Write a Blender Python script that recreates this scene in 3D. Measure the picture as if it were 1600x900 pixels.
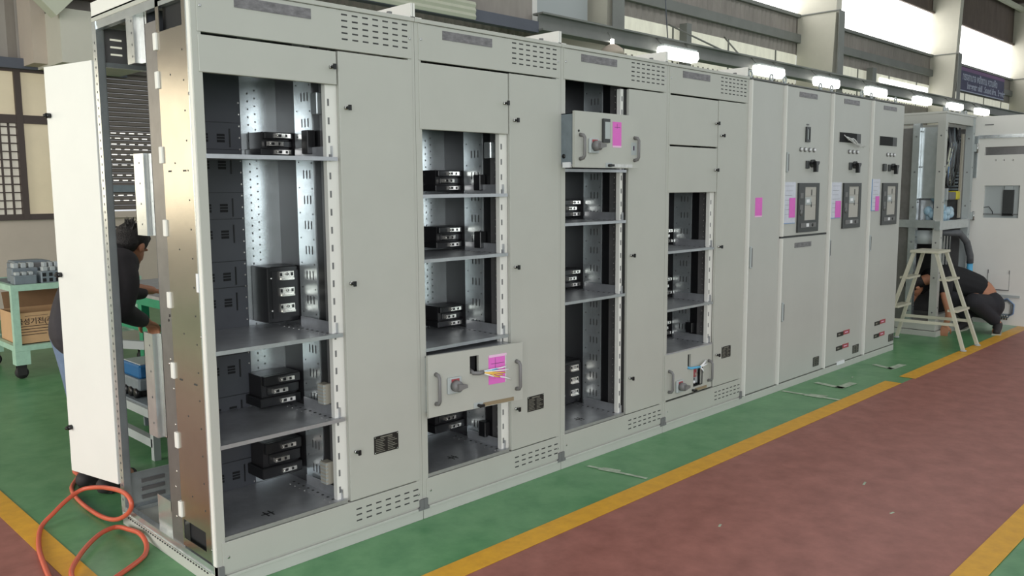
import bpy, math, random
from mathutils import Vector, Matrix
random.seed(7)
for o in list(bpy.data.objects): bpy.data.objects.remove(o)
SC = bpy.context.scene
COL = SC.collection

# ------------------------------------------------------------------ camera
YAW, PITCH, ROLL = 0.7871501, 0.1182129, -0.00607826
FW = Vector((math.sin(YAW)*math.cos(PITCH), math.cos(YAW)*math.cos(PITCH), -math.sin(PITCH)))
RT = FW.cross(Vector((0, 0, 1))).normalized(); UP = RT.cross(FW)
R2 = RT*math.cos(ROLL)+UP*math.sin(ROLL); U2 = -RT*math.sin(ROLL)+UP*math.cos(ROLL)
cam_d = bpy.data.cameras.new('camera'); cam = bpy.data.objects.new('camera', cam_d); COL.objects.link(cam)
cam_d.sensor_width = 36.0; cam_d.lens = 1314.875/1600*36.0; cam_d.clip_start = 0.05; cam_d.clip_end = 300
m3 = Matrix((R2, U2, -FW)).transposed()
cam.matrix_world = Matrix.Translation((-1.38937, -2.99592, 1.55074)) @ m3.to_4x4()
SC.camera = cam

# ------------------------------------------------------------------ world, lights, exposure
SC.view_settings.view_transform = 'Standard'; SC.view_settings.look = 'None'
SC.view_settings.gamma = 1.0; SC.view_settings.use_curve_mapping = False
SC.view_settings.exposure = 0.0
W = bpy.data.worlds.new('world'); SC.world = W; W.use_nodes = True
bg = W.node_tree.nodes['Background']; bg.inputs[0].default_value = (0.93, 0.97, 1.0, 1); bg.inputs[1].default_value = 0.86

def area(name, loc, target, sx, sy, power, color):
    d = bpy.data.lights.new(name, 'AREA'); d.shape = 'RECTANGLE'; d.size = sx; d.size_y = sy; d.energy = power; d.color = color
    o = bpy.data.objects.new(name, d); COL.objects.link(o); o.location = loc
    o.rotation_euler = (Vector(target)-Vector(loc)).to_track_quat('-Z', 'Y').to_euler()
    return o
area('west_door_daylight', (-9.0, 2.5, 2.6), (0.5, 0.6, 1.1), 5.0, 3.6, 520, (1.0, 0.97, 0.9))
area('front_fill_light', (-5.5, -9.0, 2.4), (0.8, 0.3, 1.0), 7.0, 3.2, 520, (0.96, 0.99, 1.0))  # unseen area light, added to brighten the open compartments
area('overhead_fill_light', (2.0, -2.0, 8.6), (2.0, -1.0, 0), 14.0, 2.5, 190, (0.97, 1.0, 1.0))  # added overhead fill light, the roof has no opening here
area('overhead_fill_light', (17.0, 3.5, 8.6), (17.0, 5.0, 0), 18.0, 2.5, 330, (0.97, 1.0, 1.0))  # second added overhead fill, lights the far bays

# ------------------------------------------------------------------ helpers
def s2l(c):
    r = []
    for v in c:
        v = v/255.0; r.append(v/12.92 if v <= 0.04045 else ((v+0.055)/1.055)**2.4)
    return (*r, 1)

def mat(name, rgb, rough=0.5, metal=0.0, noise=0.0, nscale=8.0, rgb2=None, bump=0.0, bscale=60.0, emit=None, estr=0.0, stretch=None, alpha=None, trans=0.0, spec=None):
    m = bpy.data.materials.new(name); m.use_nodes = True; nt = m.node_tree; b = nt.nodes['Principled BSDF']
    b.inputs['Base Color'].default_value = s2l(rgb); b.inputs['Roughness'].default_value = rough; b.inputs['Metallic'].default_value = metal
    if spec is not None: b.inputs['Specular IOR Level'].default_value = spec
    tc = None
    if noise or bump:
        tc = nt.nodes.new('ShaderNodeTexCoord'); mp = nt.nodes.new('ShaderNodeMapping'); nt.links.new(tc.outputs['Object'], mp.inputs[0])
        if stretch: mp.inputs['Scale'].default_value = stretch
    if noise:
        n = nt.nodes.new('ShaderNodeTexNoise'); n.inputs['Scale'].default_value = nscale; n.inputs['Detail'].default_value = 6; n.inputs['Roughness'].default_value = 0.65
        nt.links.new(mp.outputs[0], n.inputs['Vector'])
        r = nt.nodes.new('ShaderNodeValToRGB'); r.color_ramp.elements[0].position = 0.5-0.22; r.color_ramp.elements[1].position = 0.5+0.22
        c2 = rgb2 if rgb2 else tuple(max(0, v*(1-noise)) for v in rgb)
        r.color_ramp.elements[0].color = s2l(c2); r.color_ramp.elements[1].color = s2l(rgb)
        nt.links.new(n.outputs['Fac'], r.inputs[0]); nt.links.new(r.outputs[0], b.inputs['Base Color'])
    if bump:
        n2 = nt.nodes.new('ShaderNodeTexNoise'); n2.inputs['Scale'].default_value = bscale; nt.links.new(mp.outputs[0], n2.inputs['Vector'])
        bp = nt.nodes.new('ShaderNodeBump'); bp.inputs['Strength'].default_value = bump; bp.inputs['Distance'].default_value = 0.01
        nt.links.new(n2.outputs['Fac'], bp.inputs['Height']); nt.links.new(bp.outputs[0], b.inputs['Normal'])
    if emit:
        b.inputs['Emission Color'].default_value = s2l(emit); b.inputs['Emission Strength'].default_value = estr
    if alpha is not None: b.inputs['Alpha'].default_value = alpha
    if trans: b.inputs['Transmission Weight'].default_value = trans
    return m

M = dict(
    paint=mat('grey_paint', (182, 182, 174), 0.42, noise=0.03, nscale=3),
    paint_b=mat('pale_grey_paint', (184, 184, 178), 0.4, noise=0.03, nscale=3),
    plinth=mat('plinth_paint', (188, 189, 181), 0.45, noise=0.04, nscale=5),
    white=mat('white_paint', (228, 226, 220), 0.45, noise=0.02, nscale=3),
    galv=mat('galvanised_steel', (218, 224, 226), 0.27, 0.8, noise=0.10, nscale=14, bump=0.02, bscale=30),
    galv_s=mat('brushed_galvanised_sheet', (186, 180, 170), 0.24, 0.92, noise=0.07, nscale=5, bump=0.015, bscale=20),
    galv_d=mat('dull_and_shaded_galvanised', (140, 138, 138), 0.4, 0.7, noise=0.12, nscale=9),
    galv_m=mat('shelf_steel', (196, 198, 202), 0.34, 0.7, noise=0.12, nscale=12),
    darkp=mat('dark_grey_barrier', (76, 78, 84), 0.45, noise=0.08, nscale=6),
    black=mat('black_plastic', (20, 20, 22), 0.35),
    blacks=mat('black_sheet', (34, 33, 35), 0.4, 0.2),
    hole=mat('opening_dark', (22, 22, 24), 0.8),
    slot=mat('vent_slot_dark', (58, 58, 58), 0.8),  # vent holes drawn as dark boxes, their shade put into the colour
    silver=mat('tinned_contact', (226, 222, 215), 0.25, 0.85),
    chrome=mat('chrome_screw', (190, 190, 188), 0.2, 0.95),
    capg=mat('grey_corner_cap', (112, 112, 112), 0.6),
    handle=mat('grey_plastic_handle', (118, 116, 116), 0.5),
    plate=mat('nameplate_film', (138, 135, 137), 0.4, 0.25, noise=0.35, nscale=26, stretch=(1, 1, 2.5)),
    rating=mat('rating_plate', (34, 34, 32), 0.4, noise=0.7, nscale=70, rgb2=(20, 20, 20)),
    rtext=mat('rating_plate_print', (120, 118, 108), 0.5),
    beige=mat('beige_plastic', (172, 166, 152), 0.5),
    pink=mat('pink_paper', (226, 112, 200), 0.7, noise=0.05, nscale=10),
    pinkl=mat('pale_pink_paper', (232, 190, 220), 0.7),
    ink=mat('ink', (70, 50, 80), 0.7),
    paper=mat('white_paper', (232, 232, 234), 0.7, noise=0.04, nscale=6),
    pouch=mat('clear_pouch_paper', (206, 208, 220), 0.25, noise=0.08, nscale=12),
    pouchb=mat('blue_pouch_edge', (120, 150, 190), 0.3),
    blk_dk=mat('breaker_bezel', (52, 54, 54), 0.4),
    blk_lt=mat('breaker_face', (176, 172, 164), 0.45),
    redl=mat('red_label', (160, 70, 76), 0.5),
    green=mat('green_floor_paint', (108, 158, 110), 0.36, noise=0.3, nscale=5, rgb2=(72, 130, 84), bump=0.05, bscale=30),
    red=mat('red_floor_paint', (166, 108, 98), 0.5, noise=0.3, nscale=7, rgb2=(136, 84, 75), bump=0.05, bscale=30),
    yellow=mat('yellow_floor_paint', (228, 172, 48), 0.5, noise=0.2, nscale=14, rgb2=(206, 150, 44)),
    chalk=mat('white_floor_mark', (196, 212, 188), 0.7, noise=0.3, nscale=20),
    wall_b=mat('beige_wall_paint', (196, 182, 168), 0.8, noise=0.05, nscale=2),
    clad=mat('corrugated_cladding', (158, 151, 144), 0.75, noise=0.15, nscale=3, stretch=(1, 1, 0.3)),
    clad_d=mat('brown_upper_cladding', (120, 106, 98), 0.8, noise=0.2, nscale=2, stretch=(1, 1, 0.3)),
    beam=mat('grey_steel_beam', (126, 128, 124), 0.6, noise=0.1, nscale=2),
    beam_d=mat('blue_grey_steel', (92, 96, 108), 0.6, noise=0.1, nscale=2),
    column=mat('cream_column_paint', (206, 202, 188), 0.6, noise=0.06, nscale=1),
    cream=mat('cream_sheet', (200, 202, 182), 0.6, noise=0.05, nscale=2),
    winf=mat('dark_window_frame', (78, 66, 62), 0.6),
    frost=mat('frosted_glass', (196, 184, 156), 0.25, noise=0.08, nscale=2, emit=(255, 236, 200), estr=0.22),
    glassv=mat('slatted_glass', (190, 186, 174), 0.3, emit=(255, 246, 226), estr=0.25),
    sky=mat('translucent_sky_panel', (240, 240, 236), 0.6, emit=(255, 254, 250), estr=3.4),
    slotlit=mat('daylit_shutter_slot', (230, 230, 225), 0.6, emit=(255, 252, 244), estr=1.0),
    warmsky=mat('sunlit_window', (250, 240, 220), 0.6, emit=(255, 238, 208), estr=3.0),
    sky_d=mat('dusty_panel_and_lit_slot', (206, 206, 190), 0.6, noise=0.2, nscale=4, stretch=(1, 1, 0.3), emit=(250, 248, 226), estr=0.38),
    lamp=mat('lit_fluorescent_diffuser', (255, 255, 250), 0.4, emit=(255, 254, 246), estr=6.0),
    shutter=mat('roller_shutter_steel', (112, 104, 98), 0.6, noise=0.08, nscale=4),
    navy=mat('banner_navy', (66, 66, 104), 0.7, noise=0.12, nscale=2),
    banw=mat('banner_print', (178, 184, 206), 0.7),
    banp=mat('banner_purple_band', (120, 84, 130), 0.7),
    mint=mat('mint_green_enamel', (176, 212, 190), 0.5, noise=0.12, nscale=14),
    dgreen=mat('green_enamel_steel', (30, 140, 100), 0.45, noise=0.08, nscale=10),
    rubber=mat('black_rubber', (36, 34, 34), 0.7),
    card=mat('brown_cardboard', (206, 166, 124), 0.85, noise=0.06, nscale=6),
    cardd=mat('inner_cardboard', (150, 116, 84), 0.85, noise=0.1, nscale=6),
    cprint=mat('cardboard_print', (74, 56, 48), 0.8),
    elec=mat('grey_module_plastic', (122, 132, 138), 0.5, noise=0.1, nscale=20),
    elecl=mat('light_grey_plastic', (172, 178, 178), 0.5),
    blue=mat('bright_blue_plastic', (30, 104, 204), 0.4),
    bluet=mat('blue_tray', (18, 96, 150), 0.45),
    hose=mat('orange_red_hose', (204, 92, 66), 0.4),
    skin=mat('skin', (186, 128, 98), 0.55, noise=0.06, nscale=10),
    hair=mat('black_hair', (30, 24, 24), 0.55, bump=0.6, bscale=160),
    jacket=mat('charcoal_jacket', (54, 50, 54), 0.85, noise=0.15, nscale=12, bump=0.2, bscale=18),
    jeans=mat('blue_jeans', (110, 128, 154), 0.85, noise=0.15, nscale=20),
    shoe=mat('dark_shoe', (44, 40, 40), 0.7),
    tshirt=mat('black_t_shirt', (28, 27, 30), 0.85, noise=0.12, nscale=10, bump=0.2, bscale=14),
    trousers=mat('black_trousers', (38, 37, 42), 0.85, bump=0.2, bscale=14),
    sole=mat('pale_shoe_sole', (176, 176, 160), 0.6),
    ladder=mat('cream_painted_steel', (202, 198, 178), 0.5, noise=0.05, nscale=10),
    wrap=mat('blue_plastic_wrap', (126, 168, 190), 0.12, noise=0.35, nscale=9, rgb2=(190, 205, 214)),
    cable=mat('grey_cable_bundle', (98, 100, 104), 0.5, noise=0.2, nscale=30),
    cblue=mat('blue_wire', (90, 170, 210), 0.5),
    cyel=mat('yellow_wire', (236, 190, 90), 0.5),
    cwht=mat('white_wire', (238, 238, 240), 0.5),
    yel=mat('yellow_plastic', (204, 190, 50), 0.5),
    amber=mat('brass_strip', (140, 124, 98), 0.5),
    film=mat('white_protective_film', (214, 214, 212), 0.4, noise=0.15, nscale=40),
)

class MB:
    """collects solids and builds them as one mesh object"""
    def __init__(s, T=None): s.v = []; s.f = []; s.m = []; s.s = []; s.mats = []; s.T = T
    def mi(s, m):
        if isinstance(m, str): m = M[m]
        if m not in s.mats: s.mats.append(m)
        return s.mats.index(m)
    def add(s, vs, fs, m, smooth=False):
        b = len(s.v); i = s.mi(m); s.v += [Vector(v) for v in vs]
        for f in fs: s.f.append([b+k for k in f]); s.m.append(i); s.s.append(smooth)
    def box(s, x0, x1, y0, y1, z0, z1, m='paint'):
        s.add([(x0,y0,z0),(x1,y0,z0),(x1,y1,z0),(x0,y1,z0),(x0,y0,z1),(x1,y0,z1),(x1,y1,z1),(x0,y1,z1)],
              [(0,3,2,1),(4,5,6,7),(0,1,5,4),(1,2,6,5),(2,3,7,6),(3,0,4,7)], m); return s
    def cbox(s, x0, x1, y0, y1, z0, z1, m='paint', c=0.004):
        """box with chamfered vertical and front edges"""
        def ring(z, i):
            return [(x0+i+c,y0+i,z),(x1-i-c,y0+i,z),(x1-i,y0+i+c,z),(x1-i,y1-i-c,z),(x1-i-c,y1-i,z),(x0+i+c,y1-i,z),(x0+i,y1-i-c,z),(x0+i,y0+i+c,z)]
        vs = ring(z0, c*.7)+ring(z0+c, 0)+ring(z1-c, 0)+ring(z1, c*.7); fs = [tuple(range(7,-1,-1)), tuple(range(24,32))]
        for k in range(3):
            for j in range(8): fs.append((k*8+j, k*8+(j+1)%8, (k+1)*8+(j+1)%8, (k+1)*8+j))
        s.add(vs, fs, m); return s
    def plate(s, a0, a1, z0, z1, d0, d1, holes, m='paint', axis='y'):
        """sheet with rectangular holes; a = x (axis y) or y (axis x), d = depth range"""
        A = sorted({a0, a1, *[h[0] for h in holes], *[h[1] for h in holes]}); Z = sorted({z0, z1, *[h[2] for h in holes], *[h[3] for h in holes]})
        A = [a for a in A if a0-1e-9 <= a <= a1+1e-9]; Z = [z for z in Z if z0-1e-9 <= z <= z1+1e-9]
        na, nz = len(A)-1, len(Z)-1
        sol = [[not any(h[0] < (A[i]+A[i+1])/2 < h[1] and h[2] < (Z[j]+Z[j+1])/2 < h[3] for h in holes) for j in range(nz)] for i in range(na)]
        P = (lambda a, d, z: (a, d, z)) if axis == 'y' else (lambda a, d, z: (d, a, z))
        vs = []; fs = []; ix = {}
        def V(i, j, k):
            if (i,j,k) not in ix: ix[(i,j,k)] = len(vs); vs.append(P(A[i], (d0, d1)[k], Z[j]))
            return ix[(i,j,k)]
        for i in range(na):
            for j in range(nz):
                if not sol[i][j]: continue
                fs.append((V(i,j,0),V(i+1,j,0),V(i+1,j+1,0),V(i,j+1,0))); fs.append((V(i,j,1),V(i,j+1,1),V(i+1,j+1,1),V(i+1,j,1)))
                if i == 0 or not sol[i-1][j]: fs.append((V(i,j,0),V(i,j+1,0),V(i,j+1,1),V(i,j,1)))
                if i == na-1 or not sol[i+1][j]: fs.append((V(i+1,j,0),V(i+1,j,1),V(i+1,j+1,1),V(i+1,j+1,0)))
                if j == 0 or not sol[i][j-1]: fs.append((V(i,j,0),V(i,j,1),V(i+1,j,1),V(i+1,j,0)))
                if j == nz-1 or not sol[i][j+1]: fs.append((V(i,j+1,0),V(i+1,j+1,0),V(i+1,j+1,1),V(i,j+1,1)))
        if axis == 'x': fs = [tuple(reversed(f)) for f in fs]
        s.add(vs, fs, m); return s
    def tube(s, pts, r, m, seg=10, cap=True, closed=False):
        pts = [Vector(p) for p in pts]; n = len(pts); rs = r if isinstance(r, (list, tuple)) else [r]*n
        vs = []; fs = []; prev = None
        for i, p in enumerate(pts):
            a = pts[max(0, i-1)]; b = pts[min(n-1, i+1)]; t = (b-a).normalized()
            if prev is None:
                u = t.orthogonal().normalized()
            else:
                u = (prev-t*prev.dot(t)); u = u.normalized() if u.length > 1e-6 else t.orthogonal().normalized()
            prev = u; w = t.cross(u)
            for k in range(seg):
                g = 2*math.pi*k/seg; vs.append(p+(u*math.cos(g)+w*math.sin(g))*rs[i])
        for i in range(n-1):
            for k in range(seg): fs.append((i*seg+k, i*seg+(k+1)%seg, (i+1)*seg+(k+1)%seg, (i+1)*seg+k))
        if cap: fs.append(tuple(range(seg-1, -1, -1))); fs.append(tuple((n-1)*seg+k for k in range(seg)))
        s.add(vs, fs, m, True); return s
    def cyl(s, p, q, r, m, seg=14, r2=None):
        return s.tube([p, q], [r, r if r2 is None else r2], m, seg)
    def bar(s, p, q, w, h, m, up=(0,0,1)):
        """rectangular bar between two points"""
        p = Vector(p); q = Vector(q); t = (q-p).normalized(); u = Vector(up); sd = t.cross(u)
        if sd.length < 1e-4: sd = t.orthogonal()
        sd.normalize(); u = sd.cross(t)
        vs = [e+sd*a*w/2+u*b*h/2 for e in (p, q) for a, b in ((-1,-1),(1,-1),(1,1),(-1,1))]
        s.add(vs, [(0,3,2,1),(4,5,6,7),(0,1,5,4),(1,2,6,5),(2,3,7,6),(3,0,4,7)], m); return s
    def prism(s, poly, d0, d1, m, axis='y', smooth=False):
        n = len(poly)
        P = {'y': lambda a, b, d: (a, d, b), 'x': lambda a, b, d: (d, a, b), 'z': lambda a, b, d: (a, b, d)}[axis]
        vs = [P(a, b, d0) for a, b in poly]+[P(a, b, d1) for a, b in poly]
        fs = [tuple(range(n)), tuple(range(2*n-1, n-1, -1))]+[(i, n+i, n+(i+1)%n, (i+1)%n) for i in range(n)]
        s.add(vs, fs, m, smooth); return s
    def ball(s, c, rx, ry, rz, m, seg=14, rings=9):
        c = Vector(c); vs = [c+Vector((0,0,rz))]; fs = []
        for i in range(1, rings):
            a = math.pi*i/rings
            for k in range(seg): g = 2*math.pi*k/seg; vs.append(c+Vector((rx*math.sin(a)*math.cos(g), ry*math.sin(a)*math.sin(g), rz*math.cos(a))))
        vs.append(c-Vector((0,0,rz))); L = len(vs)-1
        for k in range(seg):
            fs.append((0, 1+k, 1+(k+1)%seg)); fs.append((L, L-seg+(k+1)%seg, L-seg+k))
            for i in range(rings-2): a = 1+i*seg; fs.append((a+k, a+seg+k, a+seg+(k+1)%seg, a+(k+1)%seg))
        s.add(vs, fs, m, True); return s
    def build(s, name, parent=None, loc=None, bevel=0):
        root = parent
        while root is not None and root.parent is not None: root = root.parent
        off = Vector(loc) if (root is None and loc is not None) else (Vector(root['_o']) if root is not None else Vector((0,0,0)))
        me = bpy.data.meshes.new(name)
        vs = [((s.T @ v) if s.T else v)-off for v in s.v]
        me.from_pydata([tuple(v) for v in vs], [], s.f)
        for m in s.mats: me.materials.append(m)
        me.polygons.foreach_set('material_index', s.m); me.polygons.foreach_set('use_smooth', s.s); me.update()
        import bmesh
        bm = bmesh.new(); bm.from_mesh(me); bmesh.ops.recalc_face_normals(bm, faces=bm.faces); bm.to_mesh(me); bm.free()
        o = bpy.data.objects.new(name, me); COL.objects.link(o)
        if parent is not None: o.parent = parent
        else: o.location = off; o['_o'] = tuple(off)
        if bevel:
            b = o.modifiers.new('bevel', 'BEVEL'); b.width = bevel; b.segments = 2; b.limit_method = 'ANGLE'; b.angle_limit = math.radians(50)
        return o

def tag(o, label, cat, group=None):
    o['label'] = label; o['category'] = cat
    if group: o['group'] = group
    return o
def thing(name, loc, label, cat, group=None):
    o = bpy.data.objects.new(name, None); COL.objects.link(o); o.location = loc; o['_o'] = tuple(loc); o.empty_display_size = 0.1
    return tag(o, label, cat, group)
def lab(o, label): o['label'] = label; return o
def struct(o, ): o['kind'] = 'structure'; return o
def stuff(o): o['kind'] = 'stuff'; return o
def copy_tree(o, dloc=(0,0,0), parent=None):
    c = o.copy(); COL.objects.link(c); c.parent = parent
    if parent is None: c.location = Vector(o.location)+Vector(dloc)
    for ch in list(o.children): copy_tree(ch, parent=c)
    return c
def text_mesh(name, body, size, mats, T, parent=None, loc=None, ext=0.0004, bold=0.0):
    cu = bpy.data.curves.new(name, 'FONT'); cu.body = body; cu.size = size; cu.extrude = ext; cu.offset = bold; cu.align_x = 'LEFT'
    t = bpy.data.objects.new(name, cu); COL.objects.link(t)
    dg = bpy.context.evaluated_depsgraph_get(); me = bpy.data.meshes.new_from_object(t.evaluated_get(dg))
    bpy.data.objects.remove(t)
    root = parent
    while root is not None and root.parent is not None: root = root.parent
    off = Vector(root['_o']) if root is not None else Vector(loc)
    me.transform(Matrix.Translation(-off) @ T); me.materials.clear(); me.materials.append(M[mats])
    o = bpy.data.objects.new(name, me); COL.objects.link(o)
    if parent is not None: o.parent = parent
    else: o.location = off; o['_o'] = tuple(off)
    return o
# frame for text on a wall facing -y (x to the right) : local x->x, local y->z
def TF(x, y, z): return Matrix.Translation((x, y, z)) @ Matrix.Rotation(math.pi/2, 4, 'X')

# ================================================================== SETTING
YW = 8.5
struct(MB().box(-14, 46, -14, YW, -0.12, 0.0, 'green').build('floor'))
struct(MB().box(-1.9, 46, -1.97, -0.58, 0.0005, 0.002, 'red').build('floor'))
struct(MB().box(-1.9, -0.38, -0.58, YW, 0.0005, 0.002, 'red').build('floor'))
for n, (x0, x1, y0, y1) in enumerate(((-0.38, 5.38, -0.58, -0.455), (5.62, 12.0, -0.60, -0.475), (-0.38, -0.28, -0.455, YW), (-1.9, 46, -2.08, -1.97)), 1):
    struct(MB().box(x0, x1, y0, y1, 0.0025, 0.004, 'yellow').build('trim_%d' % n))
mk = MB()
mk.bar((2.14,-0.07,.003),(2.2,-0.43,.003),0.022,0.001,'chalk'); mk.prism([(2.13,-.15),(2.18,-.15),(2.21,-.25),(2.16,-.27)],.0028,.0034,'chalk','z')
mk.bar((4.51,-0.02,.003),(4.54,-0.46,.003),0.035,0.001,'chalk'); mk.prism([(4.49,-.2),(4.57,-.22),(4.60,-.34),(4.50,-.33)],.0028,.0034,'chalk','z')
mk.bar((4.95,-0.08,.003),(4.91,-0.32,.003),0.055,0.001,'chalk'); mk.bar((4.89,-0.29,.003),(5.14,-0.30,.003),0.065,0.001,'chalk')
mk.bar((5.95,-0.14,.003),(5.87,-0.33,.003),0.055,0.001,'chalk'); mk.bar((5.85,-0.31,.003),(6.12,-0.32,.003),0.065,0.001,'chalk')
for x, y, l, a in ((1.9,-1.05,.03,.3),(2.9,-1.3,.05,.2),(2.6,-1.55,.03,-.2),(5.3,-.22,.05,.3)):
    mk.bar((x,y,.003),(x+l*math.cos(a),y+l*math.sin(a),.003),0.010,0.001,'chalk')
struct(mk.build('trim_5'))
# lower wall and sills
struct(MB().box(-14, 46, YW, YW+0.2, 0.0, 1.2, 'wall_b').build('wall_back'))
# corrugated cladding with a window opening on the left and translucent strips
def corr(x0, x1, z0, z1, m, pitch=0.22, amp=0.03, y=YW):
    b = MB(); n = int((x1-x0)/pitch*2); vs = []; fs = []
    for i in range(n+1):
        yy = y+(amp if i % 2 else 0); x = x0+(x1-x0)*i/n
        for dy in (0, 0.04): vs += [(x, yy+dy, z0), (x, yy+dy, z1)]
    for i in range(n):
        a = i*4; c = a+4
        fs += [(a, c, c+1, a+1), (a+2, a+3, c+3, c+2), (a+1, c+1, c+3, a+3), (a, a+2, c+2, c)]
    b.add(vs, fs, m); return b
z1, z2, z3, z4 = 4.82, 5.24, 6.30, 7.85
struct(corr(-14, 11.6, 3.02, z3, 'clad').build('wall_back'))
struct(corr(11.6, 46, z2, z3, 'clad').build('wall_back'))
struct(corr(3.8, 46, 1.2, 4.45, 'clad').build('wall_back'))
struct(corr(-14, 46, z4, 9.7, 'clad_d').build('wall_back'))
struct(MB().box(-14, 1.45, YW, YW+.1, 1.2, 3.02, 'wall_b').build('wall_back')) if False else None
# girts
g = MB().box(9.0, 46, YW-.12, YW, 5.55, 5.78, 'beam'); g.box(3.8, 46, YW-.1, YW, z3-.06, z3+.03, 'beam'); g.box(-14, 3.0, YW-.12, YW, 3.0, 3.12, 'beam_d'); g.box(-14, 46, YW-.08, YW, z4-.05, z4+.03, 'clad_d')
struct(g.build('trim_6'))
struct(MB().box(-14, 46, 8.1, 8.22, 9.22, 9.42, 'cream').build('trim_7'))
# windows: dusty low strip, bright clerestory, one per bay
cols = [1.95-.14, 11.45, 21.6, 32.1, 42.3]
n = 1
for i in range(1, 4):
    a, b_ = cols[i]+.35, cols[i+1]
    w = MB(); w.box(a, b_, YW+.01, YW+.03, z1-.4, z2, 'sky_d')
    for k in range(4): xx = a+(b_-a)*(k+.5)/4; w.box(xx-.015, xx+.015, YW-.02, YW+.01, z1-.4, z2, 'beam')
    struct(w.build('window_%d' % n)); n += 1
    w = MB(); w.box(a, b_, YW+.01, YW+.03, z3, z4, 'sky'); struct(w.build('window_%d' % n)); n += 1
# glow painted on the low strip for direct daylight, second and third bays
struct(MB().box(27.5, 31.9, YW-.03, YW, 4.5, 5.12, 'sky').build('window_%d' % n)); n += 1
# left window with slatted lower pane
w = MB()
for x0, x1 in ((-2.2, -2.1), (-.3, -.22), (.78, .86), (1.70, 1.77), (2.08, 2.16)): w.box(x0, x1, YW-.05, YW+.05, 1.2, 3.02, 'winf')
for za, zb in ((1.2, 1.27), (2.36, 2.46), (2.97, 3.02)): w.box(-2.2, 2.16, YW-.045, YW+.045, za, zb, 'winf')
w.box(-2.1, 2.1, YW+.0, YW+.02, 2.46, 2.97, 'frost'); w.box(1.77, 2.1, YW+.0, YW+.02, 1.27, 2.36, 'frost'); w.box(-2.1, 1.7, YW+.03, YW+.05, 1.27, 2.36, 'glassv')
for k in range(40):
    x = -2.1+k*.095
    w.box(x, x+.022, YW-.0, YW+.02, 1.27, 2.36, 'winf')
for k in range(11): w.box(-2.1, 1.7, YW-.005, YW+.02, 1.33+k*.098, 1.345+k*.098, 'winf')
struct(w.build('window_%d' % n)); n += 1
struct(MB().box(2.16, 2.62, YW-.03, YW+.1, 1.2, 3.02, 'wall_b').build('wall_back'))
n += 1
w = MB(); w.box(-7.0, -2.2, YW, YW+.02, 1.2, 3.02, 'warmsky')
for k in range(6): w.box(-7.0+k*.95, -6.93+k*.95, YW-.04, YW+.01, 1.2, 3.02, 'winf')
w.box(-7, -2.2, YW-.04, YW+.01, 2.36, 2.42, 'winf'); struct(w.build('window_%d' % n)); n += 1
struct(MB().box(-14, -7.0, YW-.03, YW+.1, 1.2, 3.02, 'wall_b').build('wall_back'))
# roller shutter in front of the second window, with light through its slots
sh = MB(); z = 1.30
while z < 3.06:
    sh.prism([(YW-.02, z), (YW-.045, z+.012), (YW-.045, z+.045), (YW-.02, z+.058)], 2.62, 3.85, 'shutter', 'x'); z += .06
sh.box(2.58, 2.62, YW-.08, YW+.03, 1.24, 3.1, 'winf'); sh.box(3.85, 3.9, YW-.08, YW+.03, 1.24, 3.1, 'winf'); sh.box(2.58, 3.9, YW-.07, YW+.03, 1.2, 1.28, 'wall_b')
for r, zz in enumerate((2.29, 2.224, 2.149, 2.082, 2.015, 1.948, 1.882, 1.748, 1.681, 1.488, 1.42)):
    for k in range(10):
        x = 2.66+k*.115+(.05 if r % 2 else 0)
        sh.box(x, x+.066, YW-.049, YW-.04, zz-.005, zz+.005, 'slotlit')
sh.box(2.7, 3.1, YW-.07, YW-.04, 1.53, 1.62, 'elec'); sh.box(3.1, 3.55, YW-.07, YW-.04, 1.52, 1.64, 'cream')
for k in range(6): sh.box(3.13+k*.07, 3.15+k*.07, YW-.075, YW-.06, 1.55, 1.6, 'winf')
struct(sh.build('window_%d' % n))
struct(MB().box(2.16, 3.95, YW-.02, YW+.03, 3.06, 4.2, 'clad').build('wall_back'))
# columns
for x, yf in zip(cols[1:], (7.06, 7.27, 7.5, 7.6)):
    c = MB(); c.prism([(yf+.35, 0), (yf+.2, 4.2), (yf, 9.6), (YW, 9.6), (YW, 0)], x, x+.32, 'column', 'x')
    c.box(x-.04, x+.0, yf-.02, YW, 6.28, 6.31, 'beam'); c.box(x-.02, x+.34, yf+.02, yf+.04, 0, 6.3, 'beam')
    struct(c.build('trim_8'))
struct(MB().box(1.95, 2.9, 7.5, YW, 3.0, 3.6, 'column').box(1.80, 1.95, 8.0, YW, 3.03, 4.6, 'wall_b').build('trim_9'))
struct(MB().prism([(1.55, 3.78), (1.86, 3.47), (2.15, 3.78), (2.15, 4.3), (1.55, 4.3)], 7.3, 7.5, 'cream').box(2.2, 3.6, 8.2, 8.4, 3.9, 5, 'clad_d').build('trim_10'))
# roof slab and long crane beam
struct(MB().box(-14, 46, -8, YW+.3, 9.7, 9.85, 'clad_d').build('ceiling'))
cb = MB(); cb.box(9.32, 46, 7.0, 7.02, 4.22, 4.46, 'beam'); cb.box(9.32, 46, 6.9, 7.14, 4.46, 4.49, 'beam'); cb.box(9.32, 46, 6.9, 7.14, 4.19, 4.22, 'beam')
cb.box(4.0, 9.32, 7.0, 7.14, 4.16, 4.34, 'beam_d'); cb.box(4.0, 9.32, 7.15, 7.2, 4.34, 5.3, 'clad')
struct(cb.build('trim_11'))
cs = MB(); n_ = 7
for k in range(6): cs.prism([(6.98-.02*(k % 2), 4.17+k*.045), (7.0-.02*(k % 2), 4.17+k*.045), (7.0-.02*((k+1) % 2), 4.215+k*.045), (6.98-.02*((k+1) % 2), 4.215+k*.045)], 4.0, 7.85, 'cream', 'x')
struct(cs.build('trim_12'))

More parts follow.
